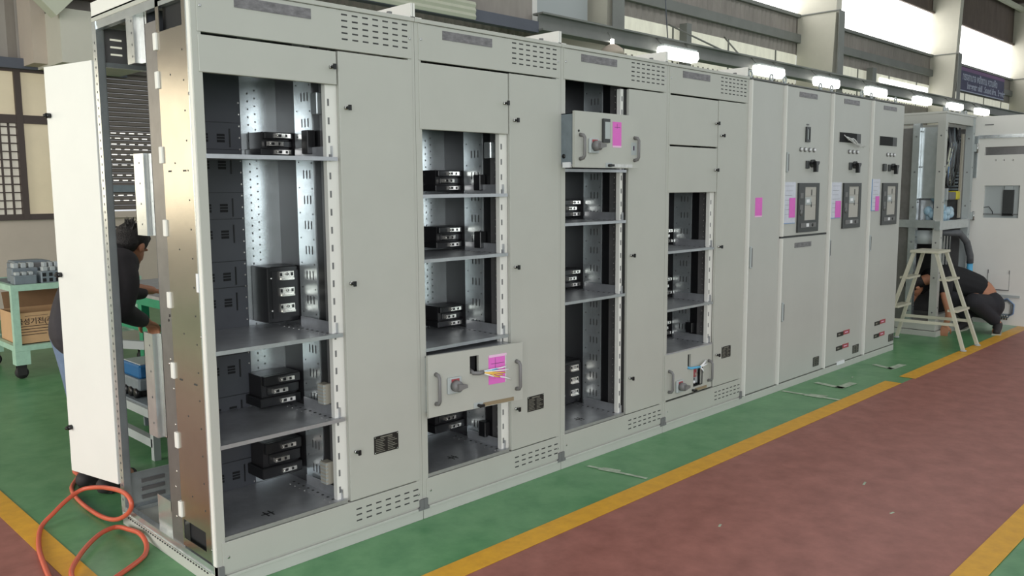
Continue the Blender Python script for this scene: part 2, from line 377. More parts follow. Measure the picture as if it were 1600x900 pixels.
# ================================================================== LOW VOLTAGE SWITCHGEAR ROW
XS = [0.0, 1.017, 1.993, 2.963, 3.931, 4.430, 5.218, 6.005, 6.754]
D = 0.972; HT = 2.29
G_LV = 'switchgear cabinets standing in a row'

def lock(parent, x, z, y=0.0, name='lock', r=0.008):
    b = MB(); b.cyl((x, y, z), (x, y-.010, z), r, 'chrome', 14); b.cyl((x, y-.010, z), (x, y-.026, z), r*.75, 'black', 10)
    b.box(x-.003, x+.009, y-.032, y-.024, z-.011, z+.011, 'black'); return b.build(name, parent)
def screws(b, pts, y=0.0):
    for x, z in pts: b.cyl((x, y, z), (x, y-.003, z), .006, 'chrome', 10)
def slots(b, x0, z0, nx, nz, dx, dz, w=.030, h=.007, y=0.0, m='slot'):
    for i in range(nx):
        for j in range(nz): b.box(x0+i*dx-w/2, x0+i*dx+w/2, y-.0008, y+.004, z0+j*dz-h/2, z0+j*dz+h/2, m)
def rating_plate(parent, x0, x1, z0, z1, y=0.0):
    b = MB(); b.box(x0, x1, y-.0025, y, z0, z1, 'rating')
    n = 9
    for k in range(n):
        zz = z1-(z1-z0)*(k+1)/(n+1)
        if k == 0: b.box(x0+(x1-x0)*.25, x1-(x1-x0)*.25, y-.003, y-.002, zz-.0025, zz+.0025, 'rtext'); continue
        b.box(x0+.008, x0+(x1-x0)*(.36+.08*((k*7) % 3)/2), y-.003, y-.002, zz-.0014, zz+.0014, 'rtext')
        b.box(x0+(x1-x0)*.55, x1-.008-(.012*((k*5) % 3)), y-.003, y-.002, zz-.0014, zz+.0014, 'rtext')
    for a in (x0+.005, x1-.005):
        for c in (z0+.005, z1-.005): b.cyl((a, y-.002, c), (a, y-.004, c), .003, 'chrome', 8)
    return b.build('rating_plate', parent)

def low_block(parent, x0, x1, z0, z1, y0=.34, y1=.478):
    h = (z1-z0); b = MB()
    for k in range(3):
        a = z0+h*k/3; dx = .03 if k == 1 else 0
        b.cbox(x0+dx+.01*k, x1, y0+.012*(k == 1), y1, a+.003, a+h/3-.003, 'black', .003)
    b.box(x0+.015, x1-.01, y0+.02, y1-.01, z0+.002, z1-.002, 'blacks')
    o = b.build('busbar_connector', parent)
    for k in range(3):
        a = z0+h*(k+.5)/3; dx = -.035 if k == 1 else 0; s = MB()
        xx = x0+(x1-x0)*.62+dx
        s.box(xx-.030, xx+.04, y0-.012, y0+.01, a-.009, a+.009, 'silver'); s.box(xx-.018, xx-.004, y0-.0135, y0, a-.006, a+.006, 'black'); s.box(xx+.014, xx+.024, y0-.0135, y0, a-.006, a+.006, 'black')
        s.cyl((xx-.026, y0-.012, a), (xx-.026, y0-.02, a), .005, 'silver', 8)
        s.build('contact', o)
    return o
def tall_block(parent, x0, x1, z0, z1, y0=.34, y1=.478):
    h = z1-z0; b = MB(); b.cbox(x0, x1, y0, y1, z0, z1, 'black', .004)
    b.box(x0+.02, x1-.0, y0-.004, y0, z0+.02, z1-.02, 'blacks')
    for zz in (z0+h*.22, z0+h*.8): b.cyl((x0+.018, y0, zz), (x0+.018, y0-.006, zz), .006, 'chrome', 10)
    o = b.build('busbar_connector', parent)
    for k in range(3):
        a = z0+h*(.26+k*.29); xx = x0+(x1-x0)*.58; s = MB()
        s.box(xx-.035, xx+.035, y0-.014, y0, a-.018, a+.018, 'silver'); s.box(xx-.03, xx+.034, y0-.020, y0-.012, a-.02, a-.011, 'silver')
        s.box(xx-.034, xx-.024, y0-.0155, y0-.01, a-.002, a+.012, 'black'); s.box(xx+.02, xx+.03, y0-.0155, y0-.01, a-.002, a+.012, 'black'); s.cyl((xx, y0-.014, a+.006), (xx, y0-.02, a+.006), .006, 'chrome', 8)
        s.build('contact', o)
    return o

def lv_cab(i, label, wsp, shelves, comp_doors, zo0, zo1, blocks, aux):
    zr = HT-.02
    x0, x1 = XS[i], XS[i+1]; w = x1-x0; xd = x0+w*.597; xo = x0+w*.553      # door split, opening right edge
    c = thing('switchgear_cabinet', (x0, 0, 0), label, 'switchgear cabinet', G_LV)
    # plinth with grey corner caps
    p = MB(); p.box(x0+.002, x1-.002, .0, D, 0, .058, 'plinth'); p.box(x0+.002, x1-.002, -.004, .0, .046, .058, 'plinth')
    p.build('plinth', c, bevel=.002)
    for a, b, a2, b2 in ((x0+.001, x0+.024, x0+.001, x0+.032), (x1-.024, x1-.001, x1-.032, x1-.001)):
        MB().box(a, b, -.006, .03, .055, .10, 'capg').box(a2, b2, -.0065, .025, .048, .062, 'capg').build('corner_cap', c)
    # frame
    f = MB()
    for a, b in ((x0+.001, x0+.036), (x1-.036, x1-.001)):
        f.box(a, b, .004, .034, .058, HT-.01, 'paint'); f.box(a, b, D-.04, D, .058, HT-.01, 'galv')
    f.box(x0+.036, x1-.036, .008, .04, .058, .075, 'paint'); f.box(x0+.036, x1-.036, .008, .04, HT-.03, HT-.01, 'paint')
    f.box(x0+.036, x1-.036, D-.04, D, HT-.035, HT-.01, 'galv'); f.box(x0+.036, x1-.036, D-.04, D, .058, .075, 'galv')
    for a, b in ((x0+.004, x0+.03), (x1-.03, x1-.004)):
        f.box(a, b, .034, D-.04, HT-.045, HT-.01, 'galv'); f.box(a, b, .034, D-.04, .058, .09, 'galv')
    f.build('frame', c)
    r = MB(); r.box(x0+.001, x1-.001, -.004, D+.004, HT-.01, HT+.008, 'paint'); ro = r.build('roof_panel', c, bevel=.002)
    for a, b, a2, b2 in ((x0+.002, x0+.012, x0+.002, x0+.05), (x1-.012, x1-.002, x1-.05, x1-.002)):
        MB().box(a, b, .01, D, HT+.006, HT+.072, 'white').box(a2, b2, .01, D, HT+.006, HT+.014, 'white').build('roof_rail', ro)
    MB().cyl((x1-.09, .06, HT+.006), (x1-.09, .06, HT+.03), .012, 'capg').build('bolt', ro)
    # top panel
    t = MB(); t.box(x0+.022, x1-.016, 0, .018, 2.119, HT-.013, 'paint')
    sx0 = x0+w*.628; slots(t, sx0+.012, 2.163, 7, 5, (w*.322-.016)/6, .0245); screws(t, ((x0+.035, 2.21), (x1-.028, 2.205)))
    to = t.build('top_panel', c, bevel=.0025)
    np_ = MB(); np_.box(x0+w*.165, x0+w*.485, -.002, 0, 2.222, 2.262, 'plate'); np_.build('nameplate', to)
    # bottom panel
    t = MB(); t.box(x0+.022, x1-.016, 0, .018, .067, .192, 'paint'); slots(t, x0+w*.645, .102, 7, 3, w*.052, .026); screws(t, ((x0+.045, .13), (x1-.028, .128)))
    t.build('bottom_panel', c, bevel=.0025)
    # cable compartment door
    t = MB(); t.box(xd+.008, x1-.016, 0, .02, .197, 2.112, 'paint'); do = t.build('cable_door', c, bevel=.0025)
    for z in (1.885, 1.152, .415): lock(do, xd+.038, z)
    if i in (0, 1, 3):
        pw = {0: (.744, .877), 1: (1.727, 1.851), 3: (3.652, 3.768)}[i]; rating_plate(do, pw[0], pw[1], .378, .458)
    # compartment doors
    for za, zb in comp_doors:
        t = MB(); t.box(x0+.022, xd-.001, 0, .02, za+.004, zb-.003, 'paint'); o = t.build('compartment_door', c, bevel=.0025); lock(o, xd-.03, (za+zb)/2+.002)
    # slotted post and inner walls
    s = MB(); s.plate(xo, xd+.012, zo0-.01, zo1+.01, .024, .05, [], 'white'); n = int((zo1-zo0)/.075)
    for k in range(n): zz = zo0+.05+k*.075; s.box(xo+.010, xo+.018, .0225, .026, zz-.014, zz+.014, 'capg')
    s.box(xd-.016, xd+.006, .020, .05, zo0-.01, zo1+.01, 'black') if i == 2 else None; s.build('slotted_post', c)
    xr = x0+w*.588
    s = MB(); s.box(xr, xr+.004, .05, .125, zo0-.02, zr, 'galv_d')
    k = zo0+.02
    while k < zo1: 
        s.box(xr-.0012, xr, .06, .068, k-.006, k+.006, 'black'); s.box(xr-.0012, xr, .088, .094, k+.012, k+.018, 'silver'); k += .036
    s.build('perforated_rail', c)
    MB().box(xr+.004, xr+.008, .12, .185, zo0-.02, zr, 'black').build('dark_gap_strip', c)  # black strip painted in for the shade of an open gap
    s = MB(); s.box(xr, xr+.004, .185, .325, zo0-.02, zr, 'galv'); k = zo0+.09
    while k < zo1:
        for yy in (.215, .24, .265): s.box(xr-.001, xr, yy-.003, yy+.003, k-.018, k+.018, 'slot')
        s.box(xr-.001, xr, .197, .203, k+.045, k+.051, 'slot'); s.box(xr-.001, xr, .30, .306, k+.05, k+.056, 'slot'); k += .11
    s.build('slotted_side_sheet', c)
    MB().box(xr, xr+.004, .325, .482, zo0-.02, zr, 'blacks').build('insulating_sheet', c)
    s = MB(); xm = x0+w*.415
    s.box(xm, xr+.004, .48, .484, zo0-.02, zr, 'galv'); k = zo0+.03
    while k < zo1:
        s.box(xm+.035, xm+.040, .4785, .48, k-.004, k+.004, 'slot'); s.box(xm+.068, xm+.074, .4785, .48, k+.012, k+.018, 'slot'); k += .034
    s.build('galvanised_back_sheet', c)
    s = MB(); s.box(x0+.03, xm, .476, .484, zo0-.02, zr, 'darkp'); k = zo0+.05; q = 0
    while k < zo1-.06:
        for xx in (x0+.16, x0+.235, x0+.31):
            s.box(xx, xx+.035, .4745, .477, k, k+.036, 'hole'); s.box(xx-.003, xx+.038, .4735, .475, k+.011, k+.014, 'darkp'); s.box(xx-.003, xx+.038, .4735, .475, k+.023, k+.026, 'darkp')
        s.box(x0+.365, x0+.371, .473, .477, k-.02, k+.06, 'black'); s.box(x0+.03, xm, .4735, .477, k+.084, k+.086, 'black')
        k += .185*(.62 if q % 2 else 1.0); q += 1
    k = zo0+.02
    while k < zo1: s.box(xm-.012, xm-.007, .4735, .477, k-.003, k+.003, 'silver'); k += .05  # silver dots stand in for light coming through small holes
    s.build('barrier_panel', c)
    if i > 0: MB().box(x0+.036, x0+.040, .034, D-.04, .08, HT-.05, 'galv_d').build('side_sheet', c)
    # shelves (the lowest is the compartment floor)
    for z in shelves:
        s = MB(); s.box(x0+.034, xr, .008, .475, z-.004, z, 'galv_m'); s.box(x0+.034, xd-.006, .003, .010, z-.016, z, 'galv_m'); s.box(xr-.018, xr-.015, .01, .30, z, z+.045, 'galv_m')
        for k in range(9): s.box(xr-.05, xr-.04, .04+k*.04, .052+k*.04, z+.0002, z+.0012, 'slot'); s.box(xr-.075, xr-.07, .03+k*.04, .035+k*.04, z+.0002, z+.0012, 'silver')
        s.cyl((xr-.018, .03, z+.022), (xr-.022, .03, z+.022), .006, 'chrome', 8)
        if z == shelves[-1] and i != 3:
            s.box(x0+.245, x0+.30, .10, .106, z+.0002, z+.0014, 'black'); s.box(x0+.262, x0+.268, .075, .13, z+.0002, z+.0014, 'black'); s.box(x0+.285, x0+.291, .075, .13, z+.0002, z+.0014, 'black')
        s.build('shelf', c)
    for kind, a, b, za, zb in blocks: (tall_block if kind == 't' else low_block)(c, a, b, za, zb)
    for xx, yy, za, zb, m in aux:
        s = MB(); s.cbox(xr-.04, xr-.001, yy, yy+.05, za, zb, m, .003)
        if m == 'beige':
            for k in range(6): zz = za+(zb-za)*(k+.5)/6; s.box(xr-.041, xr-.03, yy-.001, yy+.045, zz-.003, zz+.003, 'elecl')
        s.build('auxiliary_plug', c)
    # back closing panels
    if i > 0: MB().box(x0+.03, x1-.03, D-.01, D+.006, .07, HT-.02, 'paint').build('rear_panel', c)
    return c

def handle(parent, x, z0, z1, y, T=None, m='handle', w=.016, out=.032):
    b = MB(T); r = w/2
    b.tube([(x, y, z0), (x, y-out*.7, z0+.004), (x, y-out, z0+.016), (x, y-out, (z0+z1)/2), (x, y-out, z1-.016), (x, y-out*.7, z1-.004), (x, y, z1)], [r*1.3, r*1.2, r, r, r, r*1.2, r*1.3], m, 10)
    return b.build('handle', parent)
def rotary(parent, x, z, y, T=None, s=.078):
    b = MB(T); b.cbox(x-s/2, x+s/2, y-.016, y, z-s/2, z+s/2, 'elecl', .004); b.box(x-s*.28, x+s*.28, y-.018, y-.015, z+s*.24, z+s*.42, 'redl')
    b.cyl((x, y-.016, z), (x, y-.05, z), s*.36, 'handle', 22, s*.32); b.prism([(x-.012, z+.016), (x+.036, z+.009), (x+.038, z-.006), (x-.012, z-.016)], y-.066, y-.045, 'handle')
    return b.build('rotary_switch', parent)

LOWB = lambda x0, za, zb, dx=0: ('l', x0+.39+dx, x0+.59, za, zb)
c1 = lv_cab(0, 'large open switchgear cabinet nearest the camera with an uncovered metal side and open rear door', 0,
    (1.683, .943, .576, .212), ((1.972, 2.112),), .205, 1.97,
    [('l', .44, .597, 1.695, 1.80), ('t', .445, .597, .965, 1.213), ('l', .39, .59, .59, .733), ('l', .385, .585, .265, .43)],
    [(0, .10, .62, .71, 'beige'), (0, .10, .26, .36, 'beige'), (0, .16, 1.70, 1.80, 'black'), (0, .08, 1.86, 1.95, 'galv')])
c2 = lv_cab(1, 'open switchgear cabinet with four shelves and a crooked pulled-out drawer unit low down', 0,
    (1.524, 1.227, .812, .494, .212), ((1.812, 2.112),), .205, 1.81,
    [LOWB(1.0, 1.535, 1.646, .02), LOWB(1.0, 1.24, 1.355, .02), LOWB(1.0, .825, .937, .02), LOWB(1.0, .26, .41, -.01)],
    [(0, .16, 1.54, 1.62, 'black'), (0, .16, 1.245, 1.33, 'black'), (0, .14, .25, .33, 'black'), (0, .08, 1.70, 1.78, 'galv')])
c3 = lv_cab(2, 'open switchgear cabinet with a drawer unit pulled out near its top', 0,
    (1.652, 1.361, .931, .212), (), .205, 2.10,
    [LOWB(1.985, 1.375, 1.48), LOWB(1.985, .945, 1.06), ('t', 2.39, 2.56, .225, .49)], [])
c4 = lv_cab(3, 'switchgear cabinet with two closed upper doors, open middle shelves and a closed bottom drawer unit', 0,
    (1.153, .786, .506), ((1.806, 2.112), (1.512, 1.803)), .50, 1.51,
    [LOWB(2.955, 1.165, 1.27, .04), LOWB(2.955, .80, .94, .04), LOWB(2.955, .52, .63, .04)], [(0, .14, .56, .63, 'black')])
for c in (c1, c2, c3, c4): del c['group']

# ---- first cabinet: uncovered left side and rear door
s = MB(); s.plate(.052, .312, .10, 2.272, .004, .007, [(.10, .30, .133, .213), (.085, .283, 2.15, 2.262)], 'galv_s', 'x')
for z in [.3+k*.11 for k in range(17)]:
    s.box(.003, .004, .09, .096, z, z+.006, 'slot')
    if int(z*100) % 3 == 0: s.box(.003, .004, .2, .206, z+.03, z+.036, 'slot')
for z in (.8, 1.62): s.box(.0025, .004, .11, .135, z, z+.006, 'slot'); s.box(.0025, .004, .24, .265, z, z+.006, 'slot')
s.box(.03, .034, .06, .305, .10, 2.27, 'hole'); s.build('galvanised_side_sheet', c1)  # dark sheet behind the cutouts stands in for the shaded interior
s = MB(); s.box(.001, .012, .034, .05, .10, 2.28, 'galv'); s.box(-.003, .012, .008, .030, .10, 2.28, 'white'); s.box(-.004, .014, .0305, .034, .10, 2.28, 'galv')
for z in (.16, 1.0, 1.9): s.cyl((-.003, .042, z), (.0, .042, z), .005, 'chrome', 8)
s.build('front_side_profile', c1)
s = MB(); s.box(.010, .014, .31, .43, .085, 2.20, 'galv_d')  # darker steel colour carries the shade on this recessed galvanised sheet
for z in (1.03, 1.05, .87, .85, .75, .6, .4, .33, .2): s.cyl((.010, .36+.02*math.sin(z*40), z), (.0085, .36+.02*math.sin(z*40), z), .006, 'silver' if z < .9 else 'black', 8)
s.build('recessed_side_sheet', c1)
cl = MB().cbox(-.004, .012, .303, .33, 2.085, 2.15, 'white', .002).build('side_clip', c1)
for z in (1.973, 1.687, 1.403, 1.117, .831, .543, .252):
    k = cl.copy(); COL.objects.link(k); k.parent = c1; k.location = (0, 0, z-2.118)
for ya, yb, za, zb in ((.435, .60, 1.365, 1.70), (.445, .60, .51, .955), (.46, .60, 2.06, 2.245)):
    s = MB(); s.box(.002, .005, ya+.065, yb, za, zb, 'galv'); s.box(.002, .05, ya+.062, ya+.066, za, zb, 'galv'); s.box(.03, .033, ya, ya+.066, za, zb, 'galv_s'); s.box(.002, .02, yb-.003, yb, za, zb, 'galv')
    for k in range(4): zz = za+(zb-za)*(k+.5)/4; s.box(.001, .002, yb-.06, yb-.055, zz, zz+.008, 'slot')
    s.build('cable_bracket', c1)
s = MB(); s.box(.0, .003, .925, D, .09, 2.26, 'galv'); s.box(.003, .03, .925, .928, .09, 2.26, 'galv')
for k in range(60): z = .12+k*.035; s.box(-.001, .0, .945, .95, z, z+.010, 'slot')
s.build('rear_perforated_post', c1)
s = MB(); s.box(.04, .98, D-.012, D-.008, 2.11, 2.26, 'galv_d')
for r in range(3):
    for k in range(10): s.box(.07+k*.09, .12+k*.09, D-.0135, D-.0075, 2.145+r*.032, 2.153+r*.032, 'sky_d')  # vent slots given a glow for the light behind them
s.box(.04, .98, D-.03, D-.008, 2.09, 2.11, 'galv'); s.build('rear_top_panel', c1)
s = MB(); s.box(.04, .98, D-.012, D-.006, .075, .235, 'galv')
for r in range(3):
    for k in range(4): s.box(.09+k*.22, .20+k*.22, D-.018, D-.011, .10+r*.04, .118+r*.04, 'galv_d')
s.build('rear_bottom_panel', c1)
MB().box(.03, .033, .43, .62, .07, .23, 'galv').box(.03, .95, .615, .62, .07, .10, 'galv').build('bottom_gusset', c1)
s = MB()
for k in range(34): s.box(-.0015, .003, .09+k*.025, .10+k*.025, .047, .052, 'slot')
s.box(-.0012, .004, .06, .96, .0585, .062, 'galv'); s.build('plinth_slot_strip', c1)
MB().box(-.006, -.003, .035, .052, 1.17, 1.24, 'paper').build('paper_tag', c1)
s = MB(); T = Matrix.Translation((.004, D+.012, 0)) @ Matrix.Rotation(math.atan2(.372, -.083), 4, 'Z')
s.T = T; s.box(0, .382, -.010, .010, .19, 2.12, 'white'); rd = s.build('rear_door', c1, bevel=.002)
for z in (1.897, 1.155, .412):
    s = MB(T); s.cyl((.355, .010, z), (.355, .03, z), .012, 'black', 12); s.cyl((.355, .03, z), (.355, .04, z), .007, 'black', 10); s.build('door_knob', rd)

# ---- drawer units of the second, third and fourth cabinets
def drawer(c, T, w, z0, z1, kind):
    b = MB(T); h = z1-z0
    hole = {2: [(.225, .275, z0+h*.67, z0+h*.90)], 3: [], 4: [(.255, .292, z0+h*.56, z0+h*.90), (.325, .43, z0+h*.12, z0+h*.56)]}[kind] if kind != 2 else [(.235, .287, z0+.175, z0+.26)]
    b.plate(0, w, z0, z1, -.016, 0, hole, 'paint'); b.box(.004, w-.004, -.001, .0, z0+.004, z1-.004, 'paint') if False else None
    for h_ in hole: b.box(h_[0]-.004, h_[1]+.004, .022, .026, h_[2]-.004, h_[3]+.004, 'hole')
    b.box(.012, .016, 0, .26, z0+.02, z1-.01, 'elec' if kind == 3 else 'galv'); b.box(w-.03, w-.026, 0, .26, z0+.02, z1-.01, 'galv'); b.box(.012, w-.026, 0, .26, z0+.012, z0+.016, 'galv_m'); b.box(.012, w-.026, .256, .26, z0+.02, z1-.02, 'galv_m')
    b.box(.012, w-.026, 0, .26, z1-.014, z1-.01, 'galv_m')
    o = b.build('drawer_unit', c, bevel=0); y = -.016
    ha = {2: (.06, .20), 3: (.045, .17), 4: (.05, .185)}[kind]
    handle(o, .042, z0+ha[0], z0+ha[1], y, T); handle(o, w-.04, z0+ha[0]+.0, z0+ha[1]+.0, y, T)
    rotary(o, {2: .14, 3: .145, 4: .155}[kind], z0+{2: .135, 3: .115, 4: .07}[kind], y, T)
    s = MB(T)
    xs = .255 if kind != 4 else .29; s.box(xs, xs+.055, y-.002, y, z0+.002, z0+.028, 'elecl') if kind != 4 else None
    s.cyl((xs+.027, y, z0+.014), (xs+.027, y-.02, z0+.014), .008, 'black', 12); s.box(xs+.02, xs+.05, y-.024, y-.014, z0+.008, z0+.02, 'black')
    s.box(xs+.055, w-.06, y-.004, y, z0+.004, z0+.022, 'film' if kind == 3 else 'amber'); s.build('release_catch', o)
    if kind == 2:
        s = MB(T); s.box(.345, .45, y-.0012, y, z0+.105, z0+.245, 'pink'); s.box(.348, .455, y-.0016, y-.0004, z0+.238, z0+.25, 'pinkl')
        s.box(.36, .44, y-.0016, y-.001, z0+.205, z0+.207, 'ink'); s.box(.385, .387, y-.0016, y-.001, z0+.18, z0+.235, 'ink'); s.box(.36, .40, y-.0016, y-.001, z0+.16, z0+.162, 'ink'); s.box(.445, .452, y-.0017, y-.001, z0+.105, z0+.245, 'film')
        lab(s.build('paper_tag', o), 'pink paper tag')
        s = MB(T); s.tube([(.25, .01, z0+.19), (.25, y-.01, z0+.178), (.275, y-.02, z0+.176), (.30, y-.02, z0+.178)], .010, 'handle', 10)
        for k, (m, dz, dx) in enumerate((('cyel', .0, .0), ('cyel', -.008, -.03), ('cwht', .006, .02), ('cwht', -.018, .035), ('cblue', .012, -.04), ('cyel', -.004, -.015), ('cwht', .014, .01))):
            s.tube([(.30, y-.02, z0+.178+dz*.3), (.345, y-.025, z0+.172+dz), (.39+dx, y-.03, z0+.165+dz*1.6), (.425+dx, y-.028, z0+.160+dz*2.2)], .0036, m, 6)
        s.build('wire_bundle', o)
    if kind == 3:
        s = MB(T); s.box(.222, .280, y-.012, y, z0+.135, z0+.262, 'blk_dk'); s.box(.235, .277, y-.0135, y-.01, z0+.155, z0+.245, 'elecl'); s.box(.277, .281, y-.010, y, z0+.14, z0+.255, 'elecl'); s.build('meter', o)
        s = MB(T); s.box(.315, .392, y-.0012, y, z0+.112, z0+.250, 'pink'); s.box(.315, .392, y-.0016, y-.001, z0+.112, z0+.122, 'pinkl'); s.box(.33, .38, y-.0016, y-.001, z0+.22, z0+.222, 'ink'); s.box(.352, .354, y-.0016, y-.001, z0+.215, z0+.24, 'ink')
        lab(s.build('paper_tag', o), 'pink paper tag')
        s = MB(T); s.box(w-.07, w-.02, y-.001, y, z0+.075, z0+.145, 'elecl'); s.box(w-.052, w-.04, y-.0016, y-.001, z0+.10, z0+.125, 'ink'); s.build('small_plate', o); MB(T).cyl((.03, y, z0+.19), (.03, y-.003, z0+.19), .006, 'black', 10).build('plug', o)
        s = MB(T); s.box(.0, .02, .02, .07, z0+.0, z0+.028, 'paper'); s.cyl((.011, .07, z0+.06), (.009, .07, z0+.06), .012, 'black', 12); s.build('guide_roller', o)
    if kind == 4:
        s = MB(T); s.tube([(.265, .01, z0+.175), (.28, y-.01, z0+.168), (.33, y-.02, z0+.168), (.37, y-.02, z0+.166)], .008, 'cblue', 8)
        for k, (dx, dz) in enumerate(((.05, .03), (.03, -.045), (.045, .02), (.06, .005))): s.tube([(.37, y-.02, z0+.166), (.39, y-.03, z0+.168+dz*.5), (.37+dx*1.3, y-.025, z0+.17+dz)], .005, 'cwht', 6)
        s.build('wire_bundle', o)
        s = MB(T); s.box(.33, .425, .016, .021, z0+.045, z0+.16, 'elecl'); s.box(.34, .40, .008, .017, z0+.09, z0+.155, 'redl'); s.box(.345, .375, .004, .01, z0+.05, z0+.085, 'cable'); s.box(.372, .40, .0, .012, z0+.10, z0+.12, 'silver'); s.cyl((.36, .01, z0+.06), (.36, -.004, z0+.06), .010, 'cwht', 10)
        s.tube([(.328, -.018, z0+.04), (.428, -.018, z0+.04), (.428, -.018, z0+.16)], .003, 'black', 6); s.build('terminal_window', o)
    return o
Rz = lambda a: Matrix.Rotation(a, 4, 'Z')
drawer(c2, Matrix.Translation((1.030, -.022, 0)) @ Rz(-math.atan2(.07, .55)), .557, .495, .786, 2)
drawer(c3, Matrix.Translation((1.985, -.085, 0)), .553, 1.656, 1.948, 3)
drawer(c4, Matrix.Translation((2.975, .012, 0)), .545, .206, .497, 4)

# ================================================================== TALL BREAKER CABINETS
def tall_cab(i, label, split=False):
    x0, x1 = XS[i], XS[i+1]; w = x1-x0
    c = thing('breaker_cabinet' if i > 4 else 'switchgear_cabinet', (x0, 0, 0), label, 'switchgear cabinet')
    MB().box(x0, x1-.001, 0, D+.05, 0, .052, 'plinth').build('plinth', c, bevel=.002)
    b = MB(); b.box(x0+.001, x1-.001, .018, D+.05, .060, HT-.004, 'paint_b'); b.box(x0+.02, x1-.02, .02, D, .052, .06, 'black'); b.box(x0, x1-.001, -.002, D+.05, HT-.004, HT+.004, 'capg'); b.build('body', c)
    xa, xb = x0+.020, x1-.006
    def door(za, zb):
        t = MB(); t.box(xa, xb, 0, .02, za, zb, 'paint_b'); t.box(xa-.012, xa-.003, -.022, .02, za, zb, 'white'); return t  # white strip paints in the light catching the door edge
    if split:
        t = door(.062, 1.166); d2 = t.build('lower_door', c, bevel=.002); t = door(1.180, HT-.012); d = t.build('upper_door', c, bevel=.002)
        MB().box(xa-.012, xb, -.002, .014, 1.167, 1.179, 'black').build('dark_door_gap', c)  # black strip painted in for the shade between the two doors
    else:
        d = d2 = door(.062, HT-.012).build('door', c, bevel=.002)
    for xx in (x0+.10, x1-.10):
        s = MB(); s.cyl((xx, .05, HT), (xx, .05, HT+.02), .012, 'elecl', 10)
        s.tube([(xx+.022*math.cos(a), .05, HT+.04+.022*math.sin(a)) for a in [k*math.pi/8-.3 for k in range(0, 18)]], .006, 'elecl', 8)
        s.build('lifting_eye', c)
    return c, d, d2
def door_handle(d, x, z0, z1):
    s = MB(); s.cbox(x-.012, x+.012, -.012, 0, z0, z1, 'elecl', .003); s.box(x+.0, x+.010, -.014, -.011, z0+.01, z1-.012, 'capg'); return s.build('door_handle', d)
def breaker_front(d, x0, z0=1.2, z1=1.576, w=.345):
    s = MB(); s.plate(x0, x0+w, z0, z1, -.014, 0, [(x0+w*.30, x0+w*.86, z0+.09, z1-.03)], 'blk_dk'); 
    s.box(x0+w*.06, x0+w*.20, -.017, -.013, z0+.17, z0+.21, 'capg'); s.box(x0+w*.06, x0+w*.2, -.017, -.013, z0+.26, z0+.30, 'capg'); s.cyl((x0+w*.14, -.014, z0+.15), (x0+w*.14, -.018, z0+.15), .022, 'capg', 14)
    s.box(x0+w*.12, x0+w*.86, -.018, -.013, z0+.035, z0+.07, 'capg'); s.box(x0+w*.38, x0+w*.5, -.020, -.016, z0+.04, z0+.066, 'paper'); s.cyl((x0+w*.68, -.017, z0+.052), (x0+w*.68, -.021, z0+.052), .012, 'black', 12)
    o = s.build('air_circuit_breaker', d)
    s = MB(); s.box(x0+w*.30, x0+w*.86, -.010, 0, z0+.09, z1-.03, 'blk_lt'); a = x0+w*.30; ww = w*.56
    s.box(a+ww*.06, a+ww*.55, -.013, -.009, z0+.21, z0+.265, 'elecl'); s.box(a+ww*.15, a+ww*.4, -.014, -.012, z0+.225, z0+.25, 'paper')
    s.box(a+ww*.56, a+ww*.62, -.012, -.009, z0+.19, z0+.23, 'black'); s.box(a+ww*.56, a+ww*.62, -.012, -.009, z0+.28, z0+.325, 'black')
    s.box(a+ww*.0, a+ww*1., -.0105, -.009, z0+.205, z0+.207, 'capg'); s.box(a, a+ww, -.0105, -.009, z0+.275, z0+.277, 'capg'); s.build('breaker_face', o); return o
def pouch(d, x0, x1, z0, z1, px0, px1, pz0, pz1):
    s = MB(); s.box(x0, x1, -.004, -.0005, z0, z1, 'pouch'); s.box(x0-.003, x0+.008, -.005, 0, z0, z1, 'pouchb'); s.box(x0, x1, -.005, 0, z0-.003, z0+.003, 'pouchb')
    for k in range(7): zz = z1-.03-k*.035; s.box(x0+.03, x1-.03-(k % 3)*.015, -.0045, -.004, zz, zz+.002, 'plate')
    o = s.build('document_pouch', d); lab(MB().box(px0, px1, -.0065, -.005, pz0, pz1, 'pink').build('paper_tag', o), 'pink paper tag'); return o
def nameplate(d, x0, x1, z0, z1): return MB().box(x0, x1, -.003, 0, z0, z1, 'plate').build('nameplate', d)
def pilots(d, xs, z):
    o = None
    for x in xs:
        s = MB(); s.cyl((x, 0, z), (x, -.008, z), .017, 'capg', 16); s.cyl((x, -.008, z), (x, -.018, z), .013, 'paper', 16, .009); s.build('pilot_lamp', d)
def cam_switch(d, x, z, n=1):
    s = MB(); s.cbox(x-.025, x+.025, -.012, 0, z-.03, z+.03, 'blk_dk', .003); s.box(x+.025, x+.07, -.028, -.005, z+.002, z+.020, 'black')
    s.cyl((x+.075, 0, z+.01), (x+.075, -.025, z+.01), .030, 'blk_dk', 18); s.prism([(x+.055, z+.026), (x+.11, z+.026), (x+.115, z+.014), (x+.095, z-.005), (x+.092, z-.055), (x+.064, z-.055), (x+.06, z)], -.05, -.022, 'black')
    s.build('control_switch', d)
def dual_label(d, x, z):
    s = MB(); s.box(x, x+.12, -.003, 0, z-.018, z+.018, 'rating'); s.box(x+.02, x+.06, -.0036, -.003, z-.006, z+.006, 'rtext'); s.box(x+.122, x+.245, -.003, 0, z-.014, z+.022, 'redl'); s.box(x+.15, x+.21, -.0036, -.003, z-.0, z+.008, 'pinkl'); s.build('warning_label', d)

